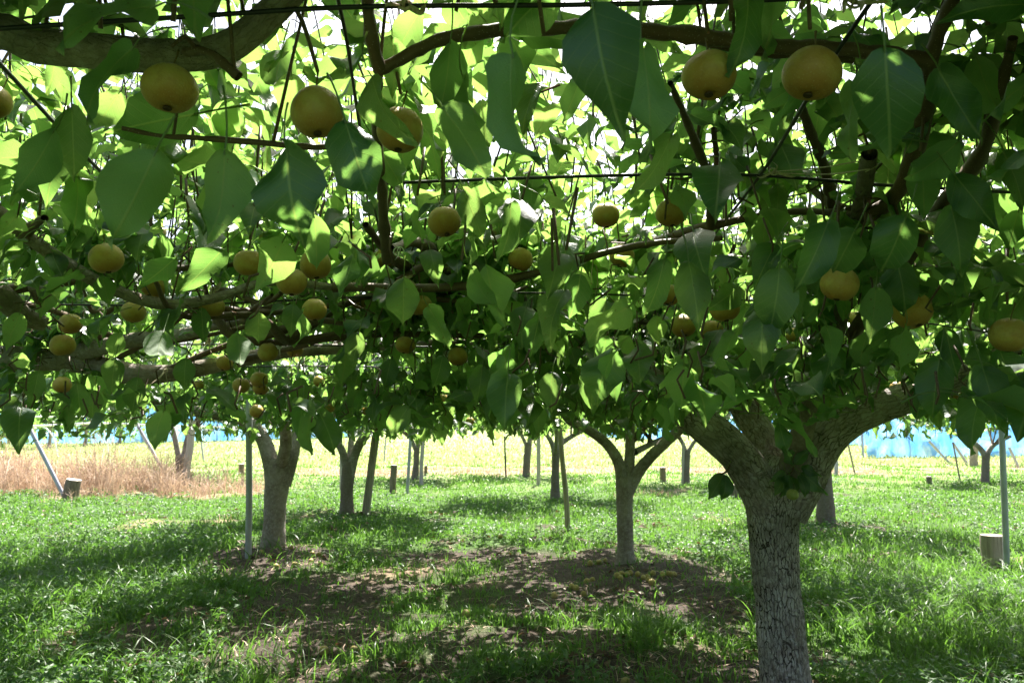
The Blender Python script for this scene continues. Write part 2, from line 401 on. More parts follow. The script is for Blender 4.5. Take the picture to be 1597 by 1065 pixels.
# ------------------------------------------------------------------ bark tubes
def bark_tube(name, pts, radii, parent, n=40, sides=16, crackw=1.0, young=0.0, lump=.10, flare=0.0, gnarl=.0):
    V, F, uv, C, rr = tube(pts, radii, n, sides)
    nv = n * sides
    N = np.zeros_like(V); N[:nv] = V[:nv] - np.repeat(C, sides, 0); N[:nv] /= np.linalg.norm(N[:nv], axis=1)[:, None] + 1e-9
    crack = np.zeros(len(V)); disp = np.zeros(len(V))
    ar = uv[:, 1]
    for i in range(nv):
        r = rr[i // sides]; p = V[i]
        th = 2 * math.pi * (i % sides) / sides
        q = Vector((math.cos(th) * r, math.sin(th) * r, 0))
        a1 = noise.noise((p[0] * 4.5, p[1] * 4.5, p[2] * 3.2 + 5)); a2 = noise.noise((p[0] * 14, p[1] * 14, p[2] * 9))
        d = r * (lump * a1 + lump * .5 * a2)
        if crackw > 0:
            w1 = noise.noise((q.x * 16, q.y * 16, ar[i] * 9))
            w2 = noise.noise((q.x * 16 + 9, q.y * 16, ar[i] * 9))
            ds, _ = noise.voronoi((q.x * 52 + w1 * 1.5, q.y * 52 + w2 * 1.5, ar[i] * 9.5 + w1 * 1.6))
            e = ds[1] - ds[0]
            k = max(0, 1 - e / .15); k = k * k * (3 - 2 * k)
            k *= min(max(.45 + 1.1 * noise.noise((p[0] * 5, p[1] * 5, p[2] * 4 + 20)), .12), 1) * crackw
            crack[i] = k; d += -.0065 * k + .0025 * (ds[0])
        disp[i] = d
    V = V + N * disp[:, None]
    if flare:
        zb = V[:, 2] - C[0][2]
        f = 1 + flare * np.exp(-np.clip(zb, 0, 9) / .09)
        V[:, 0] = C[0][0] + (V[:, 0] - C[0][0]) * f; V[:, 1] = C[0][1] + (V[:, 1] - C[0][1]) * f
    o = mesh_np(name, V, F, M['bark'], parent, uv, {'crack': crack, 'young': np.full(len(V), young)})
    return o
BR = {k: [] for k in TREES}      # centre lines of all woody parts a leaf or twig may spring from
def limb(key, root, pts, radii, name='limb', n=40, sides=14, **kw):
    o = bark_tube(name, pts, radii, root, n, sides, **kw)
    C = catmull(pts, 30)
    BR[key].append((C, radii[-1])); return o
def branch(key, root, pts, radii, name='branch', n=24, sides=8):
    V, F, uv, C, rr = tube(pts, radii, n, sides)
    nv = n * sides; N = np.zeros_like(V); N[:nv] = V[:nv] - np.repeat(C, sides, 0)
    k = np.zeros(len(V))
    for i in range(nv): k[i] = noise.noise((V[i][0] * 45, V[i][1] * 45, V[i][2] * 45)) * .35 + .5 * max(0, noise.noise((C[i // sides][0] * 22, C[i // sides][1] * 22, C[i // sides][2] * 22)))
    V = V + N * k[:, None]
    o = mesh_np(name, V, F, M['twig'], root, uv); BR[key].append((catmull(pts, 24), radii[-1])); return o
def root_of(key, label, px=None):
    x, y = TREES[key][:2]
    return thing('pear_tree', label, 'pear tree', (x, y, ground_at(x, y) - .02), 'pear trees of the trellised orchard')
ROOT = {}
TREES['steel'] = (-2.33, 7.8) + TREES['steel'][2:]
def px_tree(key, label, trunk, limbs, sides=16, n=30, flare=.25, crackw=.8, offtop=.0):
    """trunk: [(px,py,width px)...] at the tree's depth; limbs: list of ([(px,py,depth offset)...], width px start, width end)"""
    x, y = TREES[key][:2]; r = ROOT[key] = root_of(key, label)
    k = y / FPX / 2
    pts = [P(a, b, y) for a, b, c in trunk]
    pts[0].z = r.location.z - .03
    bark_tube('trunk', pts, [c * k for a, b, c in trunk], r, n, sides, flare=flare, crackw=crackw, young=.95 if y > 9 else .45)
    for pl, w0, w1 in limbs:
        limb(key, r, [P(a, b, y + c) for a, b, c in pl], [w0 * k, (w0 * .6 + w1 * .4) * k, w1 * k], n=max(24, n // 2 + 8), sides=max(10, sides // 2), crackw=crackw * .5, young=.35)
    return r
# the big near tree on the right
r = ROOT['near'] = root_of('near', 'big near pear tree on the right with thick pale fissured trunk and three limbs')
k = 3.5 / FPX / 2
tp = [P(1232, 1120, 3.5), P(1224, 1040, 3.5), P(1216, 950, 3.5), P(1210, 870, 3.5), P(1206, 800, 3.5), P(1214, 748, 3.5), P(1222, 715, 3.5)]
tp[0].z = r.location.z - .05
bark_tube('trunk', tp, [80 * k, 70 * k, 67 * k, 69 * k, 78 * k, 82 * k, 52 * k], r, 230, 110, crackw=1.0, lump=.11, flare=.30)
limb('near', r, [P(1206, 815, 3.5), P(1180, 752, 3.47), P(1140, 698, 3.45), P(1085, 652, 3.42), P(1020, 598, 3.45), P(950, 545, 3.55), P(850, 480, 3.7), P(740, 452, 3.7), P(640, 470, 3.6)],
     [62 * k, 62 * k, 56 * k, 52 * k, 46 * k, 42 * k, 38 * k, 30 * k, 18 * k], n=170, sides=64, crackw=.75, young=.12)
limb('near', r, [P(1222, 770, 3.55), P(1204, 715, 3.62), P(1178, 664, 3.72), P(1140, 610, 3.9), P(1100, 560, 4.2), P(1060, 500, 4.6), P(1010, 500, 5.2)],
     [60 * k, 52 * k, 46 * k, 42 * k, 36 * k, 30 * k, 18 * k], n=120, sides=48, crackw=.6, young=.15)
limb('near', r, [P(1226, 800, 3.5), P(1256, 742, 3.47), P(1286, 688, 3.42), P(1335, 650, 3.36), P(1410, 622, 3.3), P(1510, 585, 3.2), P(1620, 530, 3.1), P(1760, 470, 3.0)],
     [64 * k, 62 * k, 58 * k, 52 * k, 44 * k, 36 * k, 30 * k, 20 * k], n=170, sides=64, crackw=.7, young=.12)
limb('near', r, [P(1228, 740, 3.45), P(1262, 640, 3.2), P(1300, 520, 2.85), P(1322, 430, 2.45), P(1340, 340, 2.0), P(1356, 240, 1.72)],
     [36 * k, 30 * k, 26 * k, 21 * k, 15 * k, 12 * k], n=80, sides=20, crackw=.2, young=.9)
def Bn(key, pts, w0, w1, d=None, **kw):
    """a branch from photo points (px,py,d) with widths in photo pixels at its ends"""
    branch(key, ROOT[key], [P(*p) for p in pts], [w0 * pts[0][2] / FPX / 2, w1 * pts[-1][2] / FPX / 2], **kw)
Bn('near', [(1340, 345, 2.0), (1400, 300, 1.8), (1440, 190, 1.55), (1452, 90, 1.4), (1478, 20, 1.3), (1510, -60, 1.22)], 26, 18)
Bn('near', [(1452, 95, 1.4), (1330, 78, 1.36), (1200, 72, 1.33), (1050, 52, 1.3), (900, 44, 1.28), (760, 50, 1.27), (680, 66, 1.26), (592, 110, 1.25)], 24, 20, n=60, sides=10)
Bn('near', [(1330, 92, 1.42), (1180, 82, 1.40), (1080, 62, 1.36), (1000, 40, 1.34)], 14, 10)
Bn('near', [(592, 112, 1.25), (580, 60, 1.2), (574, 10, 1.17), (570, -40, 1.14)], 22, 18)
Bn('near', [(592, 112, 1.25), (586, 170, 1.35), (596, 300, 1.7), (603, 405, 2.1)], 14, 16)
Bn('near', [(1330, 520, 2.7), (1400, 420, 2.3), (1470, 320, 1.95), (1525, 250, 1.7), (1552, 175, 1.5), (1580, 60, 1.35)], 24, 16)
Bn('near', [(1300, 320, 2.1), (1285, 260, 2.0), (1262, 200, 1.9), (1240, 140, 1.8)], 18, 10)
Bn('near', [(1330, 330, 2.05), (1300, 320, 2.1), (1260, 290, 2.2)], 18, 10)
Bn('near', [(1110, 350, 2.4), (1105, 280, 2.1), (1075, 200, 1.8), (1045, 130, 1.6)], 16, 10)
Bn('near', [(1110, 350, 2.4), (1118, 260, 2.2), (1112, 200, 2.1)], 12, 8)
Bn('near', [(1010, 380, 2.8), (1110, 352, 2.4), (1240, 330, 2.2), (1330, 335, 2.0)], 14, 10)
Bn('near', [(690, 452, 3.6), (680, 400, 3.1), (650, 378, 2.7), (610, 388, 2.4)], 22, 12)
Bn('near', [(690, 452, 3.6), (640, 420, 3.0), (610, 400, 2.6), (570, 350, 2.3)], 20, 10)
Bn('near', [(740, 450, 3.7), (700, 425, 3.2), (665, 415, 2.9), (620, 440, 2.8)], 18, 12)
# trees whose trunks stand outside the frame but whose limbs reach in
def off_tree(key, label, h, rad, limbs):
    x, y = TREES[key][:2]; r = ROOT[key] = root_of(key, label)
    z = r.location.z
    bark_tube('trunk', [(x, y, z - .03), (x + .03, y, .4), (x - .02, y + .03, h * .75), (x + .02, y, h)], [rad * 1.15, rad, rad, rad * .9], r, 40, 24, flare=.2)
    for pts, r0, r1 in limbs: limb(key, r, [(x, y, h - .08)] + [P(*p) if abs(p[0]) > 12 else p for p in pts], [r0, r0 * .9, r1], n=60, sides=22, crackw=.35, young=.55)
    return r
off_tree('offleft', 'pear tree standing left of view whose grey limb crosses the top left corner', 1.15, .10, [
    ([(-330, 250, 1.75), (-60, 66, 1.32), (60, 72, 1.28), (150, 80, 1.26), (260, 88, 1.26), (350, 76, 1.25), (420, 22, 1.22), (480, -40, 1.18)], .031, .020),
    ([(-200, 330, 2.3), (-30, 322, 2.2), (40, 368, 2.25), (105, 412, 2.3), (170, 448, 2.4), (250, 474, 2.55), (330, 466, 2.6), (420, 440, 2.7), (520, 448, 2.8)], .021, .011),
    ([(-180, 420, 2.6), (-20, 452, 2.7), (35, 492, 2.8), (72, 506, 2.85)], .05, .024)])
Bn('offleft', [(285, 85, 1.26), (300, 80, 1.22), (330, 85, 1.2), (372, 120, 1.2)], 16, 14)
Bn('offleft', [(190, 200, 1.3), (250, 212, 1.32), (320, 216, 1.33), (400, 222, 1.34), (500, 230, 1.36), (575, 215, 1.36)], 7, 11)
Bn('offleft', [(40, 368, 2.25), (52, 352, 2.2), (70, 340, 2.15)], 16, 12)
Bn('offleft', [(60, 470, 2.7), (50, 450, 2.6), (70, 452, 2.5)], 12, 8)
off_tree('farleft', 'pear tree left of view whose long pale limb runs in below the wires', 1.2, .09, [
    ([(-160, 560, 4.4), (-30, 556, 4.2), (60, 560, 4.1), (130, 566, 4.05), (200, 582, 4.0), (280, 580, 4.1), (420, 552, 4.3), (520, 544, 4.5), (640, 538, 4.7)], .062, .022),
    ([(-100, 580, 4.6), (60, 560, 4.3), (130, 548, 4.0), (200, 532, 3.8), (290, 520, 3.6), (350, 500, 3.4)], .05, .016)])
Bn('farleft', [(335, 492, 3.2), (360, 522, 3.2), (410, 534, 3.25), (470, 530, 3.3), (545, 515, 3.3)], 15, 8)
off_tree('offright', 'pear tree right of view, its leafy limbs reaching in at the right edge', 1.2, .10, [
    ([(4.0, 3.2, 1.6), (3.3, 3.0, 1.8), (2.6, 2.6, 1.85), (2.0, 2.2, 1.85)], .06, .018),
    ([(4.7, 4.0, 1.6), (4.2, 4.8, 1.8), (3.6, 5.2, 1.85)], .05, .02), ([(4.6, 2.9, 1.6), (4.2, 2.2, 1.8), (3.6, 1.7, 1.85)], .05, .02)])
px_tree('steel', 'sturdy forked pear tree just behind the grey steel post', [(424, 858, 36), (428, 810, 32), (431, 770, 36), (434, 735, 38), (438, 715, 30)],
        [([(428, 760, 0), (420, 712, 0), (404, 675, 0), (372, 652, -.1), (300, 640, -.4), (200, 610, -.8)], 26, 12),
         ([(440, 755, 0), (452, 715, 0), (462, 682, .05), (492, 655, .1), (560, 628, .2), (650, 610, .3)], 28, 12),
         ([(438, 730, 0), (446, 690, -.3), (440, 650, -.8), (420, 610, -1.3)], 20, 10)], 44, 90)
px_tree('slim', 'slim pear tree in the middle whose three limbs fan out, fallen pears around it', [(976, 884, 26), (975, 840, 24), (974, 790, 24), (974, 760, 27), (974, 742, 22)],
        [([(970, 770, 0), (966, 725, 0), (946, 692, 0), (912, 668, -.1), (850, 640, -.3), (770, 615, -.5)], 18, 9),
         ([(977, 762, 0), (982, 715, .05), (983, 675, .05), (984, 630, .1), (990, 590, .2)], 17, 9),
         ([(978, 770, 0), (998, 732, 0), (1030, 697, -.05), (1072, 662, -.15), (1120, 640, -.3), (1200, 610, -.6)], 19, 10),
         ([(990, 705, .1), (1020, 690, .4), (1060, 672, .9)], 10, 6)], 40, 80)
px_tree('second', 'forked pear tree left of centre beside a leaning timber prop', [(541, 806, 21), (541, 770, 19), (543, 735, 20), (545, 720, 16)],
        [([(541, 740, 0), (536, 710, 0), (524, 686, 0), (506, 668, -.1), (460, 640, -.4)], 13, 7), ([(545, 742, 0), (556, 702, 0), (574, 675, 0), (600, 655, .1), (650, 635, .3)], 16, 8),
         ([(544, 725, 0), (548, 680, .4), (546, 650, .9)], 10, 6)], 24, 44)
px_tree('behind', 'dark pear tree half hidden behind the big near trunk', [(1288, 822, 28), (1287, 780, 25), (1284, 740, 25), (1282, 715, 20)],
        [([(1284, 735, 0), (1292, 700, -.1), (1310, 680, -.2), (1345, 660, -.3), (1400, 645, -.4)], 16, 8), ([(1282, 735, 0), (1272, 700, 0), (1250, 670, .2), (1210, 650, .4)], 14, 8),
         ([(1284, 725, 0), (1288, 690, .4), (1290, 660, 1)], 10, 6)], 24, 40)
px_tree('pole', 'pear tree right of centre with a thin leaning pole in front of it', [(866, 780, 15), (866, 740, 12), (867, 705, 12)],
        [([(866, 712, 0), (860, 690, 0), (846, 672, 0), (815, 655, 0)], 8, 5), ([(867, 712, 0), (876, 692, 0), (896, 678, .1), (925, 664, .2)], 9, 5), ([(866, 708, 0), (868, 680, -.5), (866, 655, -.8)], 7, 4)], 16, 26)
px_tree('field', 'small pear tree between a grey post and a timber post by the field edge', [(647, 750, 12), (649, 720, 9), (650, 698, 9)],
        [([(649, 702, 0), (640, 684, 0), (626, 672, 0)], 7, 4), ([(650, 702, 0), (656, 686, 0), (668, 672, 0)], 7, 4)], 14, 22)
px_tree('dryleft', 'dark twin stemmed pear tree in the dry grass beside a pale post', [(283, 758, 20), (284, 730, 18), (284, 712, 20)],
        [([(281, 722, 0), (275, 695, 0), (270, 670, 0), (262, 650, 0)], 9, 6), ([(287, 725, 0), (292, 695, 0), (298, 672, 0), (312, 650, .1)], 14, 8)], 16, 26)
px_tree('far', 'dark pear tree standing alone at the far field edge near the thin black rod', [(820, 746, 12), (822, 715, 11), (824, 692, 11)],
        [([(823, 700, 0), (828, 682, 0), (836, 666, 0)], 8, 4), ([(823, 700, 0), (815, 682, 0), (806, 666, 0)], 6, 4)], 14, 22)
px_tree('farright', 'pear tree with a post at its side seen under the near left limb', [(1070, 757, 11), (1071, 725, 10), (1072, 702, 10)],
        [([(1071, 708, 0), (1064, 690, 0), (1056, 672, 0)], 7, 4), ([(1072, 706, 0), (1082, 690, 0), (1096, 674, 0)], 7, 4)], 14, 22)
px_tree('lone', 'dark pear tree at the far right in front of the blue net', [(1536, 754, 12), (1537, 725, 11), (1538, 706, 12)],
        [([(1537, 712, 0), (1526, 696, 0), (1506, 684, 0), (1480, 672, 0)], 9, 5), ([(1538, 710, 0), (1550, 694, 0), (1576, 680, 0)], 8, 5)], 14, 24)
# ------------------------------------------------------------------ pears (hanging): px, py, diameter px, label
PEARS = [
 (265, 138, 88, 'large russet pear under the grey limb in the top left corner'), (494, 175, 86, 'large russet pear left of the raffia knot on the upright branch'),
 (624, 203, 74, 'russet pear half behind a long leaf just right of the raffia knot'), (966, 110, 62, 'russet pear mostly hidden behind the biggest dark leaf'),
 (1106, 118, 88, 'large round pear hanging left of its twin below the top branch'), (1266, 115, 93, 'largest round pear, in front of the slanting black wire'),
 (1556, -10, 86, 'pear cut off by the top edge at the upper right corner'), (-10, 158, 56, 'pear cut off by the left edge beside a slanting wire'),
 (693, 346, 52, 'single russet pear in the centre under the second wire'), (166, 403, 52, 'russet pear just above the long brown limb at left'),
 (388, 410, 46, 'brown pear half behind a broad leaf, left of the pair'), (492, 412, 50, 'brown pear behind leaf tips, right of the broad leaf'),
 (455, 440, 48, 'pear tucked low behind the broad leaf between its neighbours'), (240, 446, 40, 'pear peeping between two leaves above the long limb'),
 (110, 505, 35, 'upper one of two stacked pears at the left edge'), (98, 538, 36, 'sunlit lower pear resting on the pale limb at left'),
 (208, 487, 36, 'pear hanging right under the long brown limb'), (330, 478, 40, 'pear behind the raffia tails on the third wire'),
 (490, 483, 40, 'pear left of centre just under the third wire'), (418, 549, 32, 'pear by the twisted branch above the steel post'),
 (632, 538, 32, 'sun topped pear on the fourth wire, left of the tied one'), (714, 556, 31, 'pear beside a white twine knot on the fourth wire'),
 (97, 600, 27, 'small sunlit pear below the pale limb at far left'), (50, 611, 24, 'dim pear low among the leaves at far left'),
 (376, 601, 26, 'pear to the left of the white twine on the steel post'), (404, 592, 28, 'upper pear of the pair right of the steel post top'),
 (407, 604, 24, 'lower pear of the pair right of the steel post top'), (400, 641, 21, 'pear against the head of the steel post'),
 (945, 336, 43, 'pear under the second wire, left of the slanting wire'), (970, 399, 40, 'pear in deep shade right of centre between hanging leaves'),
 (1047, 332, 50, 'pear behind a bluish leaf left of the slanting wire'), (812, 404, 38, 'brown pear in shade in the middle of the canopy'),
 (655, 476, 36, 'pear behind a dark heart shaped leaf near the centre'), (603, 402, 36, 'dark pear beneath the tied branch stub'),
 (1043, 460, 36, 'sun topped pear left of two hanging dark leaves'), (1066, 508, 38, 'pear behind the tip of the long dark leaf'),
 (1130, 482, 46, 'pear under a crumpled leaf over the near left limb'), (1111, 516, 35, 'small round pear beside the tip of a dark leaf'),
 (1309, 443, 58, 'pear beneath the leaf with a white glare streak'), (1422, 484, 60, 'pear under two overlapping dark leaves at right'),
 (1333, 500, 32, 'pear behind the sunlit yellow green leaf at right'), (1574, 522, 60, 'big pear at the right edge below a holed leaf'),
 (250, 362, 19, 'small distant pear high among lit leaves at left'), (497, 594, 17, 'small distant pear above the sturdy forked tree'),
 (515, 636, 15, 'tiny pear over the right limb of the sturdy forked tree'), (571, 641, 14, 'tiny pear over the timber prop left of centre'),
 (733, 657, 14, 'tiny pear in the fringe of far leaves at centre'), (460, 546, 25, 'pear half hidden beside the twisted branch'),
 (1400, 606, 24, 'dark pear above the near right limb'), (350, 566, 25, 'pear in shade left of the twisted branch'),
 (1238, 522, 24, 'pear in deep shade over the big trunk fork'), (560, 470, 26, 'pear among leaves left of the centre stub'),
 (310, 600, 17, 'small dim pear left of the steel post among far leaves'), (690, 620, 16, 'small dim pear in the far centre leaves'),
 (868, 600, 16, 'small dim pear right of centre in the far leaves'), (1490, 610, 26, 'pear in the shaded leaves at the lower right')]
def lathe(prof, sides):
    n = len(prof); th = np.linspace(0, 2 * math.pi, sides + 1)[:-1]
    V = np.array([[r * math.cos(t), r * math.sin(t), z] for r, z in prof for t in th])
    i, j = np.meshgrid(np.arange(n - 1), np.arange(sides), indexing='ij'); a = i * sides + j; b = i * sides + (j + 1) % sides
    return V, np.stack([a, b, b + sides, a + sides], -1).reshape(-1, 4)
def pear_meshes():
    out = []
    for q in range(4):
        prof = []
        for t in np.linspace(0, math.pi, 19):
            r = math.sin(t); z = -math.cos(t)
            dimple = .16 * math.exp(-(t / .26) ** 2) - .20 * math.exp(-((math.pi - t) / .24) ** 2)
            prof.append((max(r, .012) * (.5 + .008 * q * math.cos(t)), .5 * (.92 + .02 * q) * z + .5 * dimple))
        V, F = lathe(prof, 28)
        V = V * (1 + .014 * np.sin(3 * np.arctan2(V[:, 1], V[:, 0]) + q) * (np.abs(V[:, 2]) < .44))[:, None]
        out.append((V, F))
    return out
PM = pear_meshes(); PEAR_CACHE = {}
def pear_body_mesh(q, m):
    if (q, m) not in PEAR_CACHE:
        V, F = PM[q]; o = mesh_np('fruit', V * .085, F, M[m]); me = o.data; bpy.data.objects.remove(o); PEAR_CACHE[(q, m)] = me
    return PEAR_CACHE[(q, m)]
CALYX = None; STEM = None
def make_pear(c, dia, label, group, tilt, rz, q, skin='pear', parts=True, stemlen=.42):
    global CALYX, STEM
    t = thing('pear', label, 'pear', c, group); t.rotation_euler = (tilt[0], tilt[1], rz); s = dia / .085; t.scale = (s * R.uniform(.97, 1.05), s * R.uniform(.97, 1.05), s * R.uniform(.92, 1.03))
    link('fruit', pear_body_mesh(q, skin), t)
    if parts:
        if CALYX is None:
            mb = MB()
            V, F = lathe([(.0006, -.0345), (.0045, -.0338), (.0062, -.0352), (.0070, -.0380), (.0060, -.0392), (.0040, -.0372), (.0006, -.0362)], 10); mb.add(V, F)
            o = mb.build('calyx', M['calyx']); CALYX = o.data; bpy.data.objects.remove(o)
            mb = MB().tube([(0, 0, .026), (.001, 0, .045), (.004, .002, .062), (.005, .003, .074)], [.0018, .0013, .0013, .0022], 8, 6)
            o = mb.build('stem', M['stem']); STEM = o.data; bpy.data.objects.remove(o)
        link('calyx', CALYX, t); link('stem', STEM, t)
    return t
PEAR_SCREEN = []
for i, (px, py, dm, lab) in enumerate(PEARS):
    size = R.uniform(.079, .089) if dm > 30 else R.uniform(.074, .083)
    d = size * FPX / dm
    c = P(px, py, d)
    tilt = (R.uniform(-.28, .30) + .12, R.uniform(-.25, .25))
    make_pear(c, size, lab, 'pears hanging from the trellised trees', tilt, R.uniform(0, 6.28), i % 4)
    PEAR_SCREEN.append((px, py, dm, d))
cpl = P(1236, 771, 3.2)
make_pear(cpl, .048, 'small pale green pear growing on the big near trunk', 'pears hanging from the trellised trees', (.1, .1), .5, 2, 'pearling')
PEAR_SCREEN.append((1236, 771, 18, 3.2))
# ------------------------------------------------------------------ trellis wires
CLEAR = []
def wire(label, pts, r=.0042, n=30):
    q = [P(*p) for p in pts]
    for c in catmull(q, 44):
        px, py, pd = proj(c)
        if -20 < px < 1620 and -20 < py < 660: CLEAR.append((float(px), float(py), 5, float(pd), .7))
    o = MB().tube(q, [r, r], n, 6).build('trellis_wire', M['wire'], origin=q[0])
    tag(o, label, 'wire', 'wires of the fruit trellis')
wire('black wire nearest the camera along the top edge', [(-250, 62, 1.14), (0, 45, 1.15), (300, 26, 1.15), (560, 11, 1.15), (900, 8, 1.15), (1250, -2, 1.15), (1700, -30, 1.15)], .0042)
wire('second black wire from the front, tied to the cut branch by long twine', [(560, 288, 1.9), (760, 280, 1.9), (1000, 273, 1.9), (1185, 274, 1.9), (1380, 289, 1.9), (1597, 301, 1.92), (1750, 306, 1.92)])
wire('third wire from the front, with raffia tails at left', [(-200, 474, 3.3), (0, 474, 3.3), (200, 476, 3.3), (330, 474, 3.3), (540, 464, 3.3), (760, 457, 3.3), (970, 460, 3.3), (1200, 470, 3.3)])
wire('fourth wire, running behind the pear beside the twine knot', [(-200, 545, 4.2), (0, 542, 4.2), (300, 537, 4.2), (600, 540, 4.2), (900, 543, 4.2), (1200, 544, 4.2), (1500, 545, 4.2)])
wire('fifth wire, just below the pale limb at left', [(-100, 577, 5.3), (200, 574, 5.3), (500, 571, 5.3), (700, 574, 5.3), (1100, 576, 5.3)], .0042)
wire('slanting wire running away at left from the top left edge', [(-120, -30, 1.05), (0, 100, 1.28), (130, 240, 1.7), (240, 352, 2.4), (330, 440, 3.2), (420, 525, 4.4), (470, 575, 6)])
wire('slanting wire running away at right behind the largest pear', [(1420, -75, 1.06), (1340, 30, 1.22), (1262, 150, 1.42), (1188, 270, 1.88), (1115, 365, 2.5), (1040, 460, 3.6), (990, 530, 5)])
wire('short slanting wire beside the upright branch near the top', [(518, -40, 1.12), (540, 60, 1.25), (556, 165, 1.45), (575, 280, 1.8), (600, 400, 2.6)], .0034)
wire('thin wire sloping in at the far left over the stacked pears', [(-40, 490, 3.1), (40, 522, 3.5), (128, 551, 4.2), (210, 580, 5.4)], .0034)
wire('thin wire at the right edge below the cut branch', [(1380, 495, 3.0), (1500, 512, 3.0), (1620, 530, 3.0)], .003)
# ------------------------------------------------------------------ ties
def tie(label, px, py, d, tails, material='raffia', wd=.004, loop=.010, name='raffia_tie', extra=()):
    c = np.array(P(px, py, d)); mb = MB()
    CLEAR.append((px, py, 22, d, .9)); CLEAR.extend((tx, ty, 8, d, .8) for tx, ty in tails)
    ang = np.linspace(0, 2 * math.pi, 7)
    mb.tube([c + loop * np.array((math.cos(t), .6 * math.sin(t * 1.0), math.sin(t))) for t in ang], [wd * .6], 16, 5)
    mb.tube([c + loop * .8 * np.array((.3 * math.cos(t), math.sin(t), .8 * math.cos(t + .6))) for t in ang], [wd * .55], 14, 5)
    for tx, ty in tails:
        e = np.array(P(tx, ty, d + R.uniform(-.04, .03))); m_ = (c + e) / 2 + NR.uniform(-.012, .012, 3)
        mb.ribbon([c, m_, e], wd, 9)
    for pts in extra: mb.tube([np.array(P(*p)) for p in pts], [wd * .5], 14, 5)
    tag(mb.build(name, M[material], origin=tuple(c)), label, 'tie', 'ties on the trellis')
tie('straw coloured raffia bow on the top wire left of centre', 632, 8, 1.15, [(598, 18), (606, 4), (655, -8), (662, 8)], wd=.005)
tie('raffia knot with a broad tail on the upright branch beside a pear', 570, 160, 1.32, [(604, 198), (592, 190), (562, 186), (580, 152)], wd=.006)
tie('pale raffia wisps on the top wire at right', 1330, 6, 1.15, [(1316, 20), (1342, 18), (1384, 4), (1300, -6)], wd=.004)
tie('long pale twine lashing the cut branch to the second wire', 1206, 268, 1.88, [(1240, 276), (1204, 252), (1180, 275)], wd=.0032, extra=([(1206, 268, 1.88), (1280, 262, 1.85), (1352, 250, 1.78), (1368, 258, 1.74), (1350, 268, 1.72)], [(1206, 270, 1.88), (1290, 272, 1.85), (1356, 264, 1.72)]))
tie('raffia tails hanging from the third wire at left', 333, 452, 3.1, [(318, 496), (326, 494), (330, 484), (345, 440)], wd=.009)
tie('white plastic twine looped round the branch stub', 622, 392, 2.35, [(616, 406), (628, 402)], 'twine', .003, .016, 'twine_tie')
tie('pale tie on the crossing of branch and third wire near centre', 632, 436, 2.7, [(612, 444), (650, 446), (642, 430)], wd=.006)
tie('thin wisp of straw hanging right of centre', 926, 400, 2.6, [(928, 462), (922, 440)], wd=.002)
tie('white twine knot at the pear on the fourth wire', 696, 552, 3.3, [(694, 572), (704, 540)], 'twine', .005, .012, 'twine_tie')
tie('white twine knot over the near left limb', 1046, 536, 3.2, [(1030, 528), (1058, 516), (1046, 548)], 'twine', .005, .012, 'twine_tie')
tie('white twine hanging under the third wire left of centre', 466, 572, 4.1, [(460, 590), (474, 556)], 'twine', .006, .012, 'twine_tie')
tie('frayed raffia below the third wire at left', 326, 532, 4.0, [(330, 550), (322, 520), (318, 540)], wd=.007)
tie('raffia wisps under the pale limb at left', 258, 578, 4.0, [(262, 602), (250, 590), (236, 598)], wd=.006)
tie('white rag tie on the pale limb at far left', 98, 580, 4.0, [(90, 586), (108, 576)], 'twine', .008, .012, 'twine_tie')
tie('white twine tail hanging by the pear under the fourth wire', 436, 540, 3.4, [(437, 558), (410, 545)], 'twine', .003, .012, 'twine_tie')
tie('raffia lashing on the slanting branch at right', 1480, 305, 1.9, [(1472, 326), (1492, 290)], wd=.008)
tie('long thread hanging left of the steel post', 66, 612, 4.0, [(67, 640)], 'twine', .0022, .008, 'twine_tie')
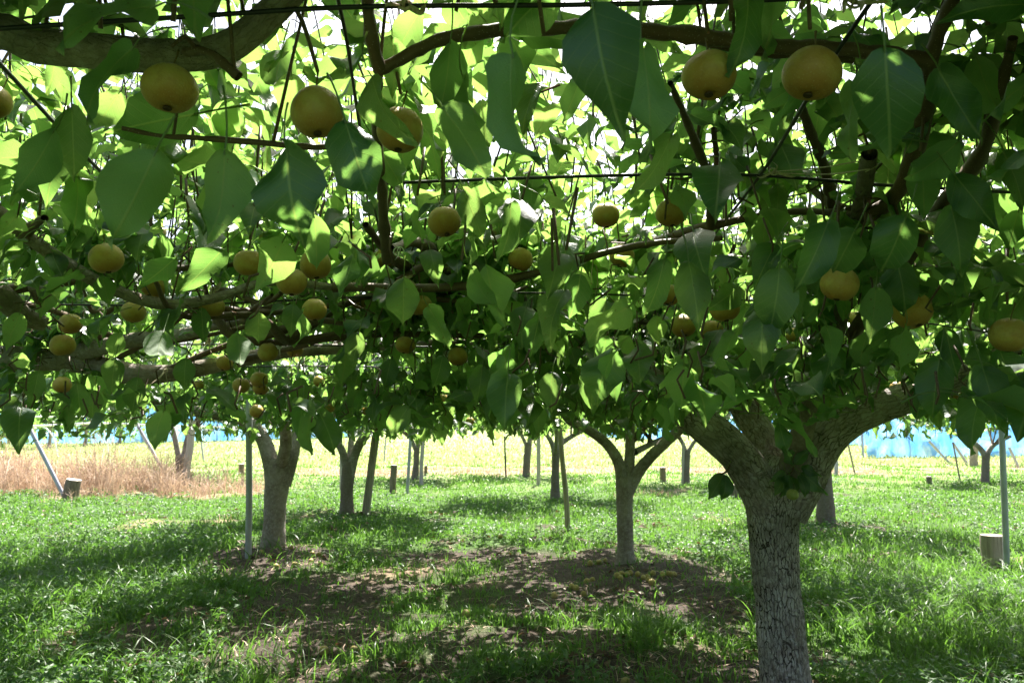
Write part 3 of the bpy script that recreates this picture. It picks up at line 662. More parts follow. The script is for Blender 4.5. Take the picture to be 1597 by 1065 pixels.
# ------------------------------------------------------------------ leaves
LW = np.array([[0, .06], [.05, .46], [.16, .84], [.34, 1.0], [.55, .84], [.74, .45], [.89, .14], [1, .0]])
def leaf_template(rows, cols, bend, fold, wave, ph, aspect, twist, petiole, cup=0.0, pet_bend=.3):
    """blade of unit length along +y from the origin, upper side +z; uv.x across, uv.y along, petiole uv.y<0"""
    V = []; UV = []
    ts = rows
    # centre line with bending
    yy, zz, ang, lt = 0.0, 0.0, .25 * bend, 0.0
    for t in ts:
        steps = 4
        for s in range(steps):
            dt = (t - lt) / steps; tt = lt + dt * (s + .5); ang_l = .25 * bend - bend * 1.25 * tt ** 1.5 ; yy += math.cos(ang_l) * dt; zz += math.sin(ang_l) * dt
        lt = t
        al = .25 * bend - bend * 1.25 * t ** 1.5
        hw = np.interp(t, LW[:, 0], LW[:, 1]) * aspect * .5
        tw = twist * (t - .3)
        for u in cols:
            asy = 1 + .11 * math.sin(ph * 3.7) * u + .05 * math.sin(t * 15 + ph * 2 + 2 * u) * abs(u)
            x = u * asy * hw * math.cos(fold * .8)
            zf = abs(u) * hw * math.sin(fold) - cup * hw * u * u + wave * math.sin(t * 9 + ph + (1.7 if u > 0 else 0)) * abs(u) ** 1.5 * .12
            back = -.035 * abs(u) if t < .08 else 0
            xx = x * math.cos(tw) - zf * math.sin(tw); zr = x * math.sin(tw) + zf * math.cos(tw)
            V.append((xx, yy + back - math.sin(al) * zr, zz + math.cos(al) * zr)); UV.append((.5 + .5 * u * (hw / (aspect * .5)), t))
    nc = len(cols); F = []
    for i in range(len(ts) - 1):
        for j in range(nc - 1):
            a = i * nc + j; F += [(a, a + 1, a + nc + 1), (a, a + nc + 1, a + nc)]
    V = np.array(V); UV = np.array(UV); F = np.array(F)
    if petiole:
        L = petiole
        pv, pf, *_ = tube([(0, .03, -.004), (0, -.3 * L, .02), (0, -.7 * L, -.10 * pet_bend), (0, -L, -.55 * pet_bend * L)], [.011, .010, .010, .014], 5, 4, cap=False)
        F = np.concatenate([F, q2t(pf) + len(V)]); V = np.concatenate([V, pv]); UV = np.concatenate([UV, np.tile([.5, -.5], (len(pv), 1))])
    # drop degenerate triangles at the very tip
    e = V[F]; ar = np.linalg.norm(np.cross(e[:, 1] - e[:, 0], e[:, 2] - e[:, 0]), axis=1); F = F[ar > 1e-7]
    return V, F, UV
HI_ROWS = [0, .04, .12, .25, .40, .57, .74, .88, 1.0]; HI_COLS = [-1, -.52, 0, .52, 1]
rt = random.Random(3)
TP = [(rt.uniform(.15, 1.0) * (1 if rt.random() < .85 else -.6), rt.uniform(.12, .6), rt.uniform(.2, 1.2), rt.uniform(0, 6), rt.uniform(.54, .72), rt.uniform(-.7, .7), rt.uniform(.38, .62), rt.uniform(-.05, .45), rt.uniform(.1, .9)) for _ in range(14)]
T_HI = [leaf_template(HI_ROWS, HI_COLS, *p[:6], p[6], p[7], p[8]) for p in TP]
T_MID = [leaf_template([0, .1, .36, .72, 1.0], [-1, 0, 1], *p[:6], 0, p[7]) for p in TP]
T_LOW = [leaf_template([0, .3, .75, 1.0], [-1, 0, 1], *p[:6], 0, p[7]) for p in TP[:6]]
LEAF_ME = []
for V, F, UV in T_HI:
    o = mesh_np('leaf', V, F, M['leaf'], uv=UV); LEAF_ME.append(o.data); bpy.data.objects.remove(o)
KEYS = list(TREES); KI = {k: i for i, k in enumerate(KEYS)}
LP, LA, LN, LL, LT, LK, LH = [], [], [], [], [], [], []   # position, axis, normal, length, template, tree, hero flag
def add_leaf(p, a, n, L, key, hero=0, tpl=None):
    a = np.asarray(a, float); a = a / np.linalg.norm(a); n = np.asarray(n, float); n = n - a * (n @ a); ln = np.linalg.norm(n)
    if ln < 1e-3: n = np.cross(a, (1, .2, .1)); ln = np.linalg.norm(n)
    LP.append(np.asarray(p, float)); LA.append(a); LN.append(n / ln); LL.append(L); LT.append(R.randrange(14) if tpl is None else tpl); LK.append(KI[key]); LH.append(hero)
# hand placed nearest leaves: base px, tip px, width px, side seen (f upper / b lower)
HERO = [(240,12,73,50,48,'b'),(345,70,422,90,58,'f'),(440,78,424,150,66,'b'),(208,76,112,185,46,'b'),(186,145,140,212,52,'b'),(306,178,155,208,92,'f',1.36),
(112,170,116,288,64,'f'),(84,205,22,314,62,'b'),(242,240,172,388,112,'b'),(350,238,334,394,80,'b'),(447,230,466,394,110,'f'),(538,188,584,338,86,'f'),
(545,96,487,154,36,'f'),(62,8,0,34,42,'b'),(505,-30,560,42,72,'f'),(142,333,102,398,40,'f'),(865,-22,778,64,88,'f'),(925,12,965,218,132,'f'),
(1003,78,1021,250,84,'b'),(702,66,688,188,62,'b'),(722,120,742,242,32,'b'),(804,45,786,132,52,'b'),(800,86,812,280,60,'b'),(690,168,770,286,72,'b'),
(800,56,874,108,52,'b'),(580,120,634,238,46,'f'),(588,225,634,304,50,'b'),(768,286,780,362,44,'b'),(832,272,826,342,42,'b'),(724,298,756,380,48,'f'),
(796,318,786,412,40,'f'),(1046,212,994,312,46,'f'),(1122,258,1117,334,86,'f'),(1166,-14,1152,120,62,'f'),(1205,-20,1200,92,36,'b'),(1380,78,1391,254,126,'f'),
(1442,158,1414,248,48,'f'),(1464,108,1530,224,76,'f'),(1524,92,1562,194,54,'b'),(1337,132,1316,250,42,'b'),(1488,272,1560,362,62,'f'),(1492,224,1402,292,58,'b'),
(1566,240,1604,334,50,'f'),(1078,180,1148,218,28,'f'),(1604,8,1458,24,62,'f'),(1246,148,1184,184,30,'b'),(1082,362,1096,430,70,'f'),(1074,408,1093,518,64,'f'),
(1290,350,1242,460,62,'f'),(1332,362,1294,438,78,'f'),(1412,340,1371,438,82,'f'),(1484,325,1504,432,64,'f'),(1215,422,1200,538,76,'f'),(1152,448,1106,484,46,'f'),
(1366,450,1357,538,50,'b'),(1400,412,1416,498,60,'f'),(1430,425,1452,482,40,'f'),(1192,474,1185,588,58,'f'),(1146,520,1117,588,28,'b'),(1290,538,1316,592,44,'f'),
(1276,558,1283,614,30,'b'),(1412,508,1397,594,30,'b'),(1465,562,1452,658,60,'f'),(1476,515,1492,592,44,'f'),(1560,548,1590,624,54,'f'),(1512,404,1526,478,44,'f'),
(1600,455,1562,512,46,'f'),(630,436,628,514,56,'f'),(736,418,776,498,36,'b'),(872,394,856,464,56,'f'),(1035,408,1008,502,46,'f'),(724,490,742,534,38,'f'),
(668,478,704,544,36,'b'),(786,553,774,614,40,'f'),(752,572,744,632,36,'f'),(862,582,858,648,40,'f'),(926,572,922,644,44,'f'),(995,538,998,598,52,'f'),
(950,542,962,584,36,'f'),(636,636,600,686,34,'f'),(642,640,680,670,28,'f'),(640,628,641,668,14,'b'),(272,404,214,452,42,'f'),(346,390,280,460,46,'f'),
(441,376,404,454,72,'b'),(490,338,496,428,46,'b'),(255,518,240,572,50,'b'),(371,522,376,577,44,'b'),(314,482,318,538,32,'f'),(404,488,402,542,42,'f'),
(470,482,469,547,14,'b'),(62,424,24,452,32,'f'),(34,262,60,330,40,'b'),(120,60,172,112,40,'b'),(655,20,612,92,56,'b'),(700,-10,742,62,60,'b'),
(905,120,880,192,40,'b'),(1045,60,1090,20,40,'b'),(1240,30,1290,66,46,'b'),(1560,20,1582,118,40,'f'),(1440,-20,1400,26,70,'b'),(1210,380,1174,452,44,'f'),
(1542,300,1560,360,42,'f'),(1588,330,1570,396,44,'b'),(1520,540,1548,604,44,'f'),(1345,560,1338,624,40,'f'),(1240,540,1232,604,40,'f'),(1095,540,1080,596,36,'f'),
(905,430,890,502,46,'f'),(945,470,930,536,42,'f'),(840,500,826,562,40,'f'),(690,556,676,612,34,'f'),(610,560,598,612,32,'f'),(560,520,548,576,34,'f'),
(470,590,462,640,30,'f'),(180,560,172,618,36,'f'),(60,580,48,636,34,'f'),(120,600,126,658,30,'f'),(148,610,142,664,32,'f'),(215,590,205,650,38,'f'),(290,560,286,616,34,'f'),
(30,490,8,548,36,'b'),(185,520,172,566,30,'f'),(780,420,762,470,36,'f'),(1600,600,1586,668,48,'f'),(1520,610,1512,672,46,'f'),(1440,600,1428,660,42,'f')]
for bx, by, tx, ty, wd, side, *dd in HERO:
    Lp = math.hypot(tx - bx, ty - by); ref = max(Lp, wd * 1.45)
    d = min(max(.118 * FPX / ref, .74), 3.0)
    if dd: d = dd[0]
    fs = math.sqrt(max(1 - (Lp / ref) ** 2, 0)) * .118         # depth run of a foreshortened leaf
    dz = (R.uniform(-.12, .18) * .1 + (fs if R.random() < .5 else -fs))
    b3 = np.array(P(bx, by, d)); t3 = np.array(P(tx, ty, max(d + dz, .6)))
    ax = t3 - b3; L = np.linalg.norm(ax)
    view = np.array((0, 0, CAMZ)) - (b3 + t3) / 2; view /= np.linalg.norm(view)
    want = wd * d / FPX
    pick = min(range(14), key=lambda q: abs(TP[q][4] * math.cos(TP[q][1] * .8) - min(want / L, .8)) + .10 * R.random())
    nat = TP[pick][4] * math.cos(TP[pick][1] * .8) * L
    roll = math.acos(min(want / nat, 1)) if want < nat else R.uniform(0, .3)
    roll *= 1 if R.random() < .5 else -1
    au = ax / L; n0 = view - au * (view @ au); n0 /= np.linalg.norm(n0); s0 = np.cross(au, n0)
    n = n0 * math.cos(roll) + s0 * math.sin(roll)
    if side == 'b': n = -n
    key = 'offleft' if bx < 520 else 'near' if bx < 1380 or d > 1.3 and bx < 1480 else 'near' if d < 1.2 else 'offright'
    if d > 2.6 and bx < 300: key = 'farleft'
    add_leaf(b3, ax, n, L, key, 1, pick)
# twig sprouts on the big trunk with leaves
for bx, by, tx, ty, d, sd in ((1128, 740, 1104, 782, 3.36, 1), (1132, 742, 1128, 786, 3.34, 1), (1120, 738, 1112, 764, 3.4, -1), (1228, 742, 1206, 774, 3.3, 1), (1250, 738, 1292, 772, 3.3, 1), (1232, 742, 1246, 776, 3.28, 1),
                              (1226, 738, 1200, 752, 3.32, 1), (1240, 722, 1262, 700, 3.3, 1), (1236, 722, 1225, 704, 3.3, 1), (1250, 728, 1280, 742, 3.3, 1), (1246, 742, 1262, 778, 3.27, 1), (1224, 742, 1222, 778, 3.29, 1)):
    b3 = np.array(P(bx, by, d)); t3 = np.array(P(tx, ty, d - .02)); ax = t3 - b3
    add_leaf(b3, ax, np.array((R.uniform(-.5, .5), -1, .3)) * sd, max(np.linalg.norm(ax), .085), 'near', 1)
MBT = {k: MB() for k in KEYS}
MBT['near'].tube([P(1140, 716, 3.42), P(1134, 734, 3.38), P(1122, 740, 3.36)], [.006, .004], 6, 5)
MBT['near'].tube([P(1222, 745, 3.42), P(1234, 736, 3.33), P(1238, 728, 3.3)], [.006, .004], 6, 5)
# the spur that carries each pear
for px, py, dm, d in PEAR_SCREEN:
    if dm < 30: continue
    c = np.array(P(px, py, d)); top = c + np.array((0, 0, .066)); best, bk, bd = None, 'near', 9
    for k_ in KEYS:
        for C, _r in BR[k_]:
            dd_ = np.linalg.norm(C - (top + np.array((0, 0, .06))), axis=1); q = dd_.argmin()
            if dd_[q] < bd: best, bk, bd = C[q], k_, dd_[q]
    e = best if bd < .16 and best[2] > top[2] - .01 else top + np.array((R.uniform(-.05, .05), R.uniform(.02, .08), .13))
    MBT[bk].tube([e, (e + top) / 2 + np.array((0, 0, .02)), top], [.0045, .003], 7, 6)
    for q in range(3):
        az = R.uniform(0, 6.28); h = np.array((math.cos(az), abs(math.sin(az)), 0))
        if d > 1.5: add_leaf(top + h * .05 + np.array((0, 0, .03)), h - np.array((0, 0, R.uniform(.1, .6))), np.array((0, 0, 1)) + NR.uniform(-.4, .4, 3), R.uniform(.09, .12), bk)
# secondary branches, spurs and shoots grown from the limbs over each canopy
def cov(key, x, y):
    tx, ty, rad = TREES[key][:3]
    return math.hypot(x - tx, y - ty) < rad
def skip(p):
    # the view runs past the nearest spurs into the lit shoots: few leaves hang close in front there
    px, py, dep = proj(p)
    if not (-60 < px < 1660 and -60 < py < 1100): return False
    if py < 400 and dep < 3.0: return R.random() < (.84 if px < 620 else .76) * min(max((430 - py) / 100, 0), 1)
    if px < 600 and py < 600 and dep < 3.6: return R.random() < .62
    if py < 340: return R.random() < .50
    return False
def rosette(key, p, nl, low, spread=1.0):
    base = R.uniform(0, 6.28)
    for i in range(nl):
        az = base + i * 2.4 + R.uniform(-.4, .4)
        droop = math.radians(R.uniform(5, 82) if low else R.uniform(-5, 70))
        h = np.array((math.cos(az), math.sin(az), 0))
        pl = R.uniform(.04, .085)
        pp = p + h * pl * .8 + np.array((0, 0, R.uniform(-.02, .035)))
        a = h * math.cos(droop) - np.array((0, 0, 1)) * math.sin(droop)
        n = np.array((0, 0, 1)) + h * .35 + NR.uniform(-.55, .55, 3)
        add_leaf(pp, a, n, R.choice((R.uniform(.12, .16), R.uniform(.09, .14))), key)
for key in KEYS:
    x0, y0, rad, nros, nsh = TREES[key]
    rt_ = ROOT[key]; near = y0 < 6
    lines = list(BR[key])
    nb = 16 if near else 11
    mb = MBT[key]
    for q in range(nb):            # secondary branches
        C, r_end = R.choice(lines[:6]); s = C[R.randrange(len(C) // 3, len(C))]
        az = math.atan2(s[1] - y0, s[0] - x0) + R.uniform(-1.3, 1.3)
        ln = R.uniform(.6, 1.3) * rad / 2.3
        zt = R.uniform(1.62, 1.9)
        e = s + np.array((math.cos(az) * ln, math.sin(az) * ln, zt - s[2]))
        if e[1] < .75: e[1] = .75 + R.uniform(0, .3)
        m1 = s * .6 + e * .4 + NR.uniform(-.09, .09, 3) + np.array((0, 0, .05)); m2 = s * .25 + e * .75 + NR.uniform(-.07, .07, 3)
        pts = [s, m1, m2, e]
        # keep clear of the lens
        if near:
            px, py, dep = proj(np.array(catmull(pts, 8)))
            if ((dep < 2.3) & (px > -80) & (px < 1680) & (py > -80) & (py < 480)).any(): continue
        branch(key, rt_, pts, [.016, .007], n=14, sides=6)
    lines = BR[key]
    wts = [np.linalg.norm(C[-1] - C[0]) + .2 for C, _ in lines]
    for q in range(int(nros * (2.3 if y0 < 11 else 1.9))):
        for _ in range(12):
            C, _r = R.choices(lines, wts)[0]
            s = C[R.randrange(len(C))]
            az = R.uniform(0, 6.28); off = abs(R.gauss(0, .30)) + .02
            if R.random() < .33:                          # fill the tree's share of the trellis
                rr_ = rad * math.sqrt(R.random()); aa = R.uniform(0, 6.28)
                p = np.array((x0 + rr_ * math.cos(aa), y0 + rr_ * math.sin(aa), R.uniform(1.55, 2.0)))
                s = min((c for c in C), key=lambda c: (c[0] - p[0]) ** 2 + (c[1] - p[1]) ** 2)
                if np.linalg.norm(s - p) > .8: s = p + np.array((R.uniform(-.2, .2), R.uniform(-.2, .2), .12))
            else: p = s + np.array((math.cos(az) * off, math.sin(az) * off, R.uniform(-.06, .22)))
            if R.random() < .38: p[2] = R.uniform(1.2, 1.58) if y0 < 6 else R.uniform(1.08, 1.55)
            if s[2] < 1.32 or not cov(key, p[0], p[1]) or p[1] < (.72 if abs(p[0]) < 1.1 else -.8): continue
            zmin = 1.2 if y0 < 6 else 1.08
            if p[2] < zmin: p[2] = zmin + R.uniform(0, .15)
            px, py, dep = proj(p)
            if dep < 1.45 and -120 < px < 1717 and -160 < py < 1100: continue
            if skip(p) or nz(p[0], p[1], 1.9, 55) + .4 * nz(p[0], p[1], 4.5, 56) < -.22: p = None
            break
        else: continue
        if p is None: continue
        if np.linalg.norm(s - p) > .22: s = p + (s - p) / np.linalg.norm(s - p) * .06
        mb.tube([s, (s + p) / 2 + NR.uniform(-.02, .02, 3), p], [.003, .0028], 3, 3)
        rosette(key, p, R.randint(5, 8), p[2] < 1.85)
    for q in range(int(nsh * 1.3)):
        C, _r = R.choices(lines, wts)[0]; s = C[R.randrange(len(C))]
        if s[2] < 1.4 or s[1] < .9: continue
        hgt = R.uniform(.35, 1.0) * (1 if near else .8)
        top = s + np.array((R.uniform(-.22, .22), R.uniform(-.22, .22), hgt))
        px, py, dep = proj(top)
        if dep < 1.3: continue
        if skip((s + top) / 2): continue
        mid = (s + top) / 2 + NR.uniform(-.04, .04, 3)
        mb.tube([s, mid, top], [.0034, .002], 6, 5)
        n = int(hgt / .05); az = R.uniform(0, 6.28)
        for i in range(1, n + 1):
            t = i / n; p = s * (1 - t) ** 2 + 2 * t * (1 - t) * mid + top * t * t
            az += 2.4; h = np.array((math.cos(az), math.sin(az), 0))
            droop = math.radians(R.uniform(5, 65)) * (1 - .6 * t)
            px, py, dep = proj(p)
            if dep < 1.25 and -100 < px < 1700: continue
            add_leaf(p + h * .05, h * math.cos(droop) - np.array((0, 0, math.sin(droop))), np.array((0, 0, 1)) + NR.uniform(-.4, .4, 3), R.uniform(.085, .135) * (1 - .3 * t * t), key)
# the thick, shaded curtain of leaves over and beyond the fork of the big tree
for q in range(430):
    px, py = (R.uniform(600, 1330), R.uniform(370, 632)) if q < 350 else (R.uniform(1260, 1640), R.uniform(400, 650))
    d = R.uniform(2.5, 5.6) if q < 350 else R.uniform(2.3, 4.2)
    p = np.array(P(px, py, d))
    key = 'near' if d < 4.6 and px < 1420 else 'slim' if px < 1420 else 'offright'
    rosette(key, p, R.randint(5, 8), True)
    MBT[key].tube([p + np.array((R.uniform(-.03, .03), R.uniform(-.03, .03), .10)), p], [.003, .0028], 3, 3)
# clusters of broad leaves hanging a little behind the nearest ones
for q in range(46):
    p = np.array(P(R.uniform(10, 1590), R.uniform(70, 430), R.uniform(1.45, 2.3)))
    key = 'offleft' if p[0] < -.3 else 'near'; n0 = len(LP); rosette(key, p, R.randint(4, 6), R.random() < .7)
    for i in range(n0, len(LP)): LL[i] = R.uniform(.115, .145)
    MBT[key].tube([p + np.array((R.uniform(-.03, .03), R.uniform(0, .05), .12)), p], [.0035, .003], 4, 5)
# a thicket of upright, well lit shoots rising from the trellis a few metres ahead
for q in range(620):
    y = math.exp(R.uniform(math.log(2.1), math.log(6.0))); x = R.uniform(-1, 1) * (.68 * y + .3)
    key = min((k for k in KEYS if TREES[k][1] < 9), key=lambda k: math.hypot(x - TREES[k][0], y - TREES[k][1]) / TREES[k][2])
    s = np.array((x, y, R.uniform(1.7, 1.95))); hgt = R.uniform(.35, 1.25) * min(1, .45 + y / 6)
    if R.random() > .75 + .8 * nz(x, y, .8, 90): continue
    top = s + np.array((R.uniform(-.2, .2), R.uniform(-.2, .2), hgt)); mid = (s + top) / 2 + NR.uniform(-.04, .04, 3)
    MBT[key].tube([s, mid, top], [.0028, .0018], 6, 4)
    n = int(hgt / .052); az = R.uniform(0, 6.28)
    for i in range(1, n + 1):
        t = i / n; p = s * (1 - t) ** 2 + 2 * t * (1 - t) * mid + top * t * t
        az += 2.4; h = np.array((math.cos(az), math.sin(az), 0)); droop = math.radians(R.uniform(0, 60)) * (1 - .5 * t)
        add_leaf(p + h * .05, h * math.cos(droop) - np.array((0, 0, math.sin(droop))), np.array((0, 0, 1)) + NR.uniform(-.4, .4, 3), R.uniform(.095, .14) * (1 - .3 * t * t), key)
for q in range(4500):           # unseen leaf clusters added over and behind the view to shade the nearest leaves
    x, y, z = R.uniform(-2.9, 2.9), (R.uniform(.55, 1.75) if q > 1200 else R.uniform(-2.2, 1.2)), R.uniform(1.8, 2.6)
    if q > 3600: x, y, z = R.uniform(.25, 2.5), R.uniform(1.5, 2.9), R.uniform(2.1, 2.9)
    if y < -.2 and R.random() < .8: continue
    if math.hypot(x, y, z - CAMZ) < .62: continue
    px, py, dep = proj((x, y, z))
    if y > .2 and py > -70 - 40 / max(dep, .3) and -80 < px < 1680: continue
    if math.sin(x * 2.3 + 1) * math.sin(y * 3.1) + R.uniform(-.9, .9) < -.55: continue
    key = 'offleft' if x < -.55 else 'near' if x < 2.4 else 'offright'
    p = np.array((x, y, z)); rosette(key, p, R.randint(4, 7), R.random() < .4)
    MBT[key].tube([p - np.array((R.uniform(-.06, .06), R.uniform(-.06, .06), .16)), p], [.004, .003], 3, 3)
LP = np.array(LP); LA = np.array(LA); LN = np.array(LN); LL = np.array(LL); LT = np.array(LT); LK = np.array(LK); LH = np.array(LH)
# thin out leaves that would hide a pear the photo shows, and any too near the lens
cen = LP + LA * LL[:, None] * .5
sx, sy, dep = proj(cen)
keep = np.ones(len(LP), bool)
rpx = LL * FPX / dep * .42
for px, py, dm, d in PEAR_SCREEN:
    hit = (np.hypot(sx - px, sy - py) < dm * .5 + rpx * .8) & (dep < d + .06)
    keep &= ~(hit & (NR.rand(len(LP)) < .93) & (LH == 0))
for key, which, pr in (('offleft', range(0, 6), .72), ('farleft', range(0, 3), .78), ('near', [2] + list(range(4, 16)), .5)):      # limbs the photo shows stay in view
    for q in which:
        if q >= len(BR[key]): break
        for c in BR[key][q][0][::2]:
            px, py, pd = proj(c)
            if not (-40 < px < 1640 and -40 < py < 640): continue
            hit = (np.hypot(sx - px, sy - py) < rpx * .75 + 8) & (dep < pd + .03) & (LH == 0)
            keep &= ~(hit & (NR.rand(len(LP)) < pr * .75))
for px, py, rad_, pd, pr in CLEAR:
    hit = (np.hypot(sx - px, sy - py) < rpx * .75 + rad_) & (dep < pd + .03) & (LH == 0)
    keep &= ~(hit & (NR.rand(len(LP)) < pr))
for px, y0_, y1_, pd in ((389, 585, 665, 7.1), (586, 664, 700, 10.5), (874, 666, 700, 9.2), (1563, 660, 720, 6.5)):
    hit = (np.abs(sx - px) < rpx * .7 + 6) & (sy > y0_) & (sy < y1_) & (dep < pd + .1) & (LH == 0)
    keep &= ~(hit & (NR.rand(len(LP)) < .85))
lump = np.array([noise.noise((c[0] * 1.7, c[1] * 1.7, 5)) + .6 * noise.noise((c[0] * 5, c[1] * 5, 9)) for c in cen])
lowf = (cen[:, 2] < np.where(cen[:, 1] < 6, 1.16, 1.0) + .20 * lump) & (LH == 0)
keep &= ~lowf
# the open hole in the fringe where the far field and the trunks show
infr = (sx > -60) & (sx < 1660) & (sy > -60) & (sy < 1120)
low_edge = np.interp(sx, [0, 300, 380, 480, 640, 760, 1000, 1090, 1260, 1400, 1500, 1597], [648, 640, 658, 652, 666, 660, 655, 628, 630, 622, 676, 688]) + 9 * np.sin(sx * .067 + 1) + 10 * np.sin(sx * .173 + 2) + NR.uniform(-22, 12, len(LP))
keep &= ~((LH == 0) & infr & (sy + rpx * .6 > low_edge + np.where(sx < 340, np.where(dep > 5, 4, 0), np.where(dep > 8, 26, np.where(dep > 4.2, 18, 0)))) & (NR.rand(len(LP)) < .93))
keep &= ~((LH == 0) & (np.linalg.norm(cen - np.array((0, 0, CAMZ)), axis=1) < 1.0))
LP, LA, LN, LL, LT, LK, LH, cen, sx, sy, dep, rpx = (v[keep] for v in (LP, LA, LN, LL, LT, LK, LH, cen, sx, sy, dep, rpx))
# item buffer: how many quarter-resolution pixels each leaf shows
W4, H4 = 400, 267
ib = np.full((H4, W4), -1, np.int32); seen = np.zeros(len(LP), int)
for i in np.argsort(dep):
    x, y, q = sx[i] / 4, sy[i] / 4, max(rpx[i] / 4 * .8, .5)
    if x < -q or y < -q or x > W4 + q or y > H4 + q or dep[i] > 14: continue
    x0, x1, y0, y1 = max(int(x - q), 0), min(int(x + q) + 1, W4), max(int(y - q), 0), min(int(y + q) + 1, H4)
    sub = ib[y0:y1, x0:x1]; f = sub < 0; seen[i] = f.sum(); sub[f] = i
indiv = LH == 1
for k in range(len(KEYS)):
    idx = np.nonzero((LK == k) & (LH == 0) & (seen >= 2))[0]
    idx = idx[np.argsort(-seen[idx])][:max(0, 300 - int(((LK == k) & (LH == 1)).sum()))]
    indiv[idx] = True
XA = np.cross(LA, LN)
for i in np.nonzero(indiv)[0]:
    rt_ = ROOT[KEYS[LK[i]]]; L = LL[i]
    o = bpy.data.objects.new('leaf', LEAF_ME[LT[i]]); COL.objects.link(o); o.parent = rt_
    p = LP[i] - np.array(rt_.location)
    o.matrix_local = Matrix(((XA[i][0] * L, LA[i][0] * L, LN[i][0] * L, p[0]), (XA[i][1] * L, LA[i][1] * L, LN[i][1] * L, p[1]), (XA[i][2] * L, LA[i][2] * L, LN[i][2] * L, p[2]), (0, 0, 0, 1)))
def scatter(tpls, idx, ti):
    Vs, Fs, Us, Rs = [], [], [], []; off = 0
    for q, (V, F, UV) in enumerate(tpls):
        s = idx[ti == q]
        if not len(s): continue
        W = (V[None, :, 0, None] * XA[s][:, None, :] + V[None, :, 1, None] * LA[s][:, None, :] + V[None, :, 2, None] * LN[s][:, None, :]) * LL[s][:, None, None] + LP[s][:, None, :]
        n = len(V)
        Vs.append(W.reshape(-1, 3)); Fs.append((F[None] + (np.arange(len(s)) * n)[:, None, None] + off).reshape(-1, 3)); Us.append(np.tile(UV, (len(s), 1)))
        Rs.append(np.repeat(NR.rand(len(s)), n)); off += n * len(s)
    return np.concatenate(Vs), np.concatenate(Fs), np.concatenate(Us), np.concatenate(Rs)
NLEAF = 0
for k, key in enumerate(KEYS):
    idx = np.nonzero((LK == k) & ~indiv)[0]; NLEAF += len(idx)
    if len(idx):
        tp_ = T_MID if TREES[key][1] < 6 else T_LOW
        V, F, UV, rv = scatter(tp_, idx, LT[idx] % len(tp_))
        o = mesh_np('leaves', V, F, M['leaf'], ROOT[key], UV, {'var': rv}); tag(o, kind='stuff')
    if MBT[key].V: tag(MBT[key].build('twigs', M['twig'], ROOT[key]), kind='stuff')
print('leaves: individual', int(indiv.sum()), 'massed', NLEAF)
# ------------------------------------------------------------------ posts, poles, stumps
def pole(name, label, cat, b, t, w0, m, d=None, dt=0, group=None, sides=12, cap=True, w1=None, base_z=None):
    d = d or dg(b[1]); p0 = P(b[0], b[1], d); p0.z = ground_at(p0.x, p0.y) - .04
    p1 = P(t[0], t[1], d + dt); r0 = w0 * d / FPX / 2; r1 = (w1 or w0) * d / FPX / 2
    V, F, uv, C, rr = tube([p0, (p0 * 2 + p1) / 3 + Vector((R.uniform(-1, 1), R.uniform(-1, 1), 0)) * r0 * .3, (p0 + p1 * 2) / 3, p1], [r0, r1], 18, sides)
    if 'timber' in m or m == 'stump':
        for i in range(len(V)):
            q = noise.noise((V[i][0] * 9, V[i][1] * 9, V[i][2] * 2.5)); cc = C[min(i // sides, len(C) - 1)]
            V[i] = cc + (V[i] - cc) * (1 + .14 * q)
    o = mesh_np(name, V, F, M[m], uv=uv, origin=tuple(p0)); return tag(o, label, cat, group)
GP = 'posts and props holding up the trellis'
sp_ = pole('steel_post', 'grey steel post left of centre with white twine tied at its head', 'post', (387, 872), (389, 585), 10, 'steel', group=GP)
tie('white twine dangling from the head of the grey steel post', 382, 584, 6.9, [(368, 640), (374, 612)], 'twine', .006, .03, 'twine_tie', extra=([(382, 584, 6.9), (388, 600, 6.9), (389, 640, 6.88)],))
pole('timber_prop', 'thick grey timber prop leaning beside the forked tree left of centre', 'prop', (570, 803), (588, 662), 12, 'timber', dt=.1, group=GP)
pole('timber_prop', 'thin bent timber prop leaning left of the slim middle tree', 'prop', (886, 824), (873, 664), 9, 'timber', group=GP, w1=7)
pole('timber_prop', 'short pale timber post at the field edge right of centre', 'prop', (840, 756), (840, 676), 6, 'pale timber', group=GP)
pole('timber_prop', 'pale timber post right of the small tree by the field', 'prop', (657, 754), (660, 668), 6, 'pale timber', group=GP)
pole('timber_prop', 'bleached post leaning against the twin stemmed tree', 'prop', (291, 757), (300, 655), 11, 'pale timber', group=GP)
pole('timber_prop', 'pale post standing behind the forked tree left of centre', 'prop', (532, 762), (532, 700), 5, 'pale timber', group=GP)
pole('timber_prop', 'pale post touching the tree under the near left limb', 'prop', (1064, 755), (1066, 690), 5, 'pale timber', group=GP)
pole('steel_post', 'thin grey post left of the small tree by the field', 'post', (635, 768), (641, 668), 5, 'steel', group=GP)
pole('steel_post', 'tall grey post at the right edge beside the big stump', 'post', (1570, 892), (1562, 660), 9, 'steel', group=GP)
pole('steel_post', 'grey post right of the dark tree behind the near trunk', 'post', (1303, 741), (1303, 690), 6, 'steel', group=GP)
pole('steel_post', 'leaning grey pipe at far left standing in a block', 'post', (105, 776), (32, 640), 6, 'steel', group=GP)
pole('steel_post', 'leaning grey pipe in the dry grass left of the twin stemmed tree', 'post', (258, 741), (206, 648), 5, 'steel', group=GP)
pole('steel_post', 'thin leaning pipe just right of the twin stemmed tree', 'post', (318, 712), (311, 660), 3, 'steel', d=26, group=GP)
pole('iron_rod', 'thin black rod standing in the field near the dark far tree', 'rod', (789, 744), (787, 680), 2.6, 'wire', group=GP)
pole('iron_rod', 'thin grey rod in the field right of the leaning timber prop', 'rod', (598, 724), (602, 682), 2.4, 'steel', group=GP)
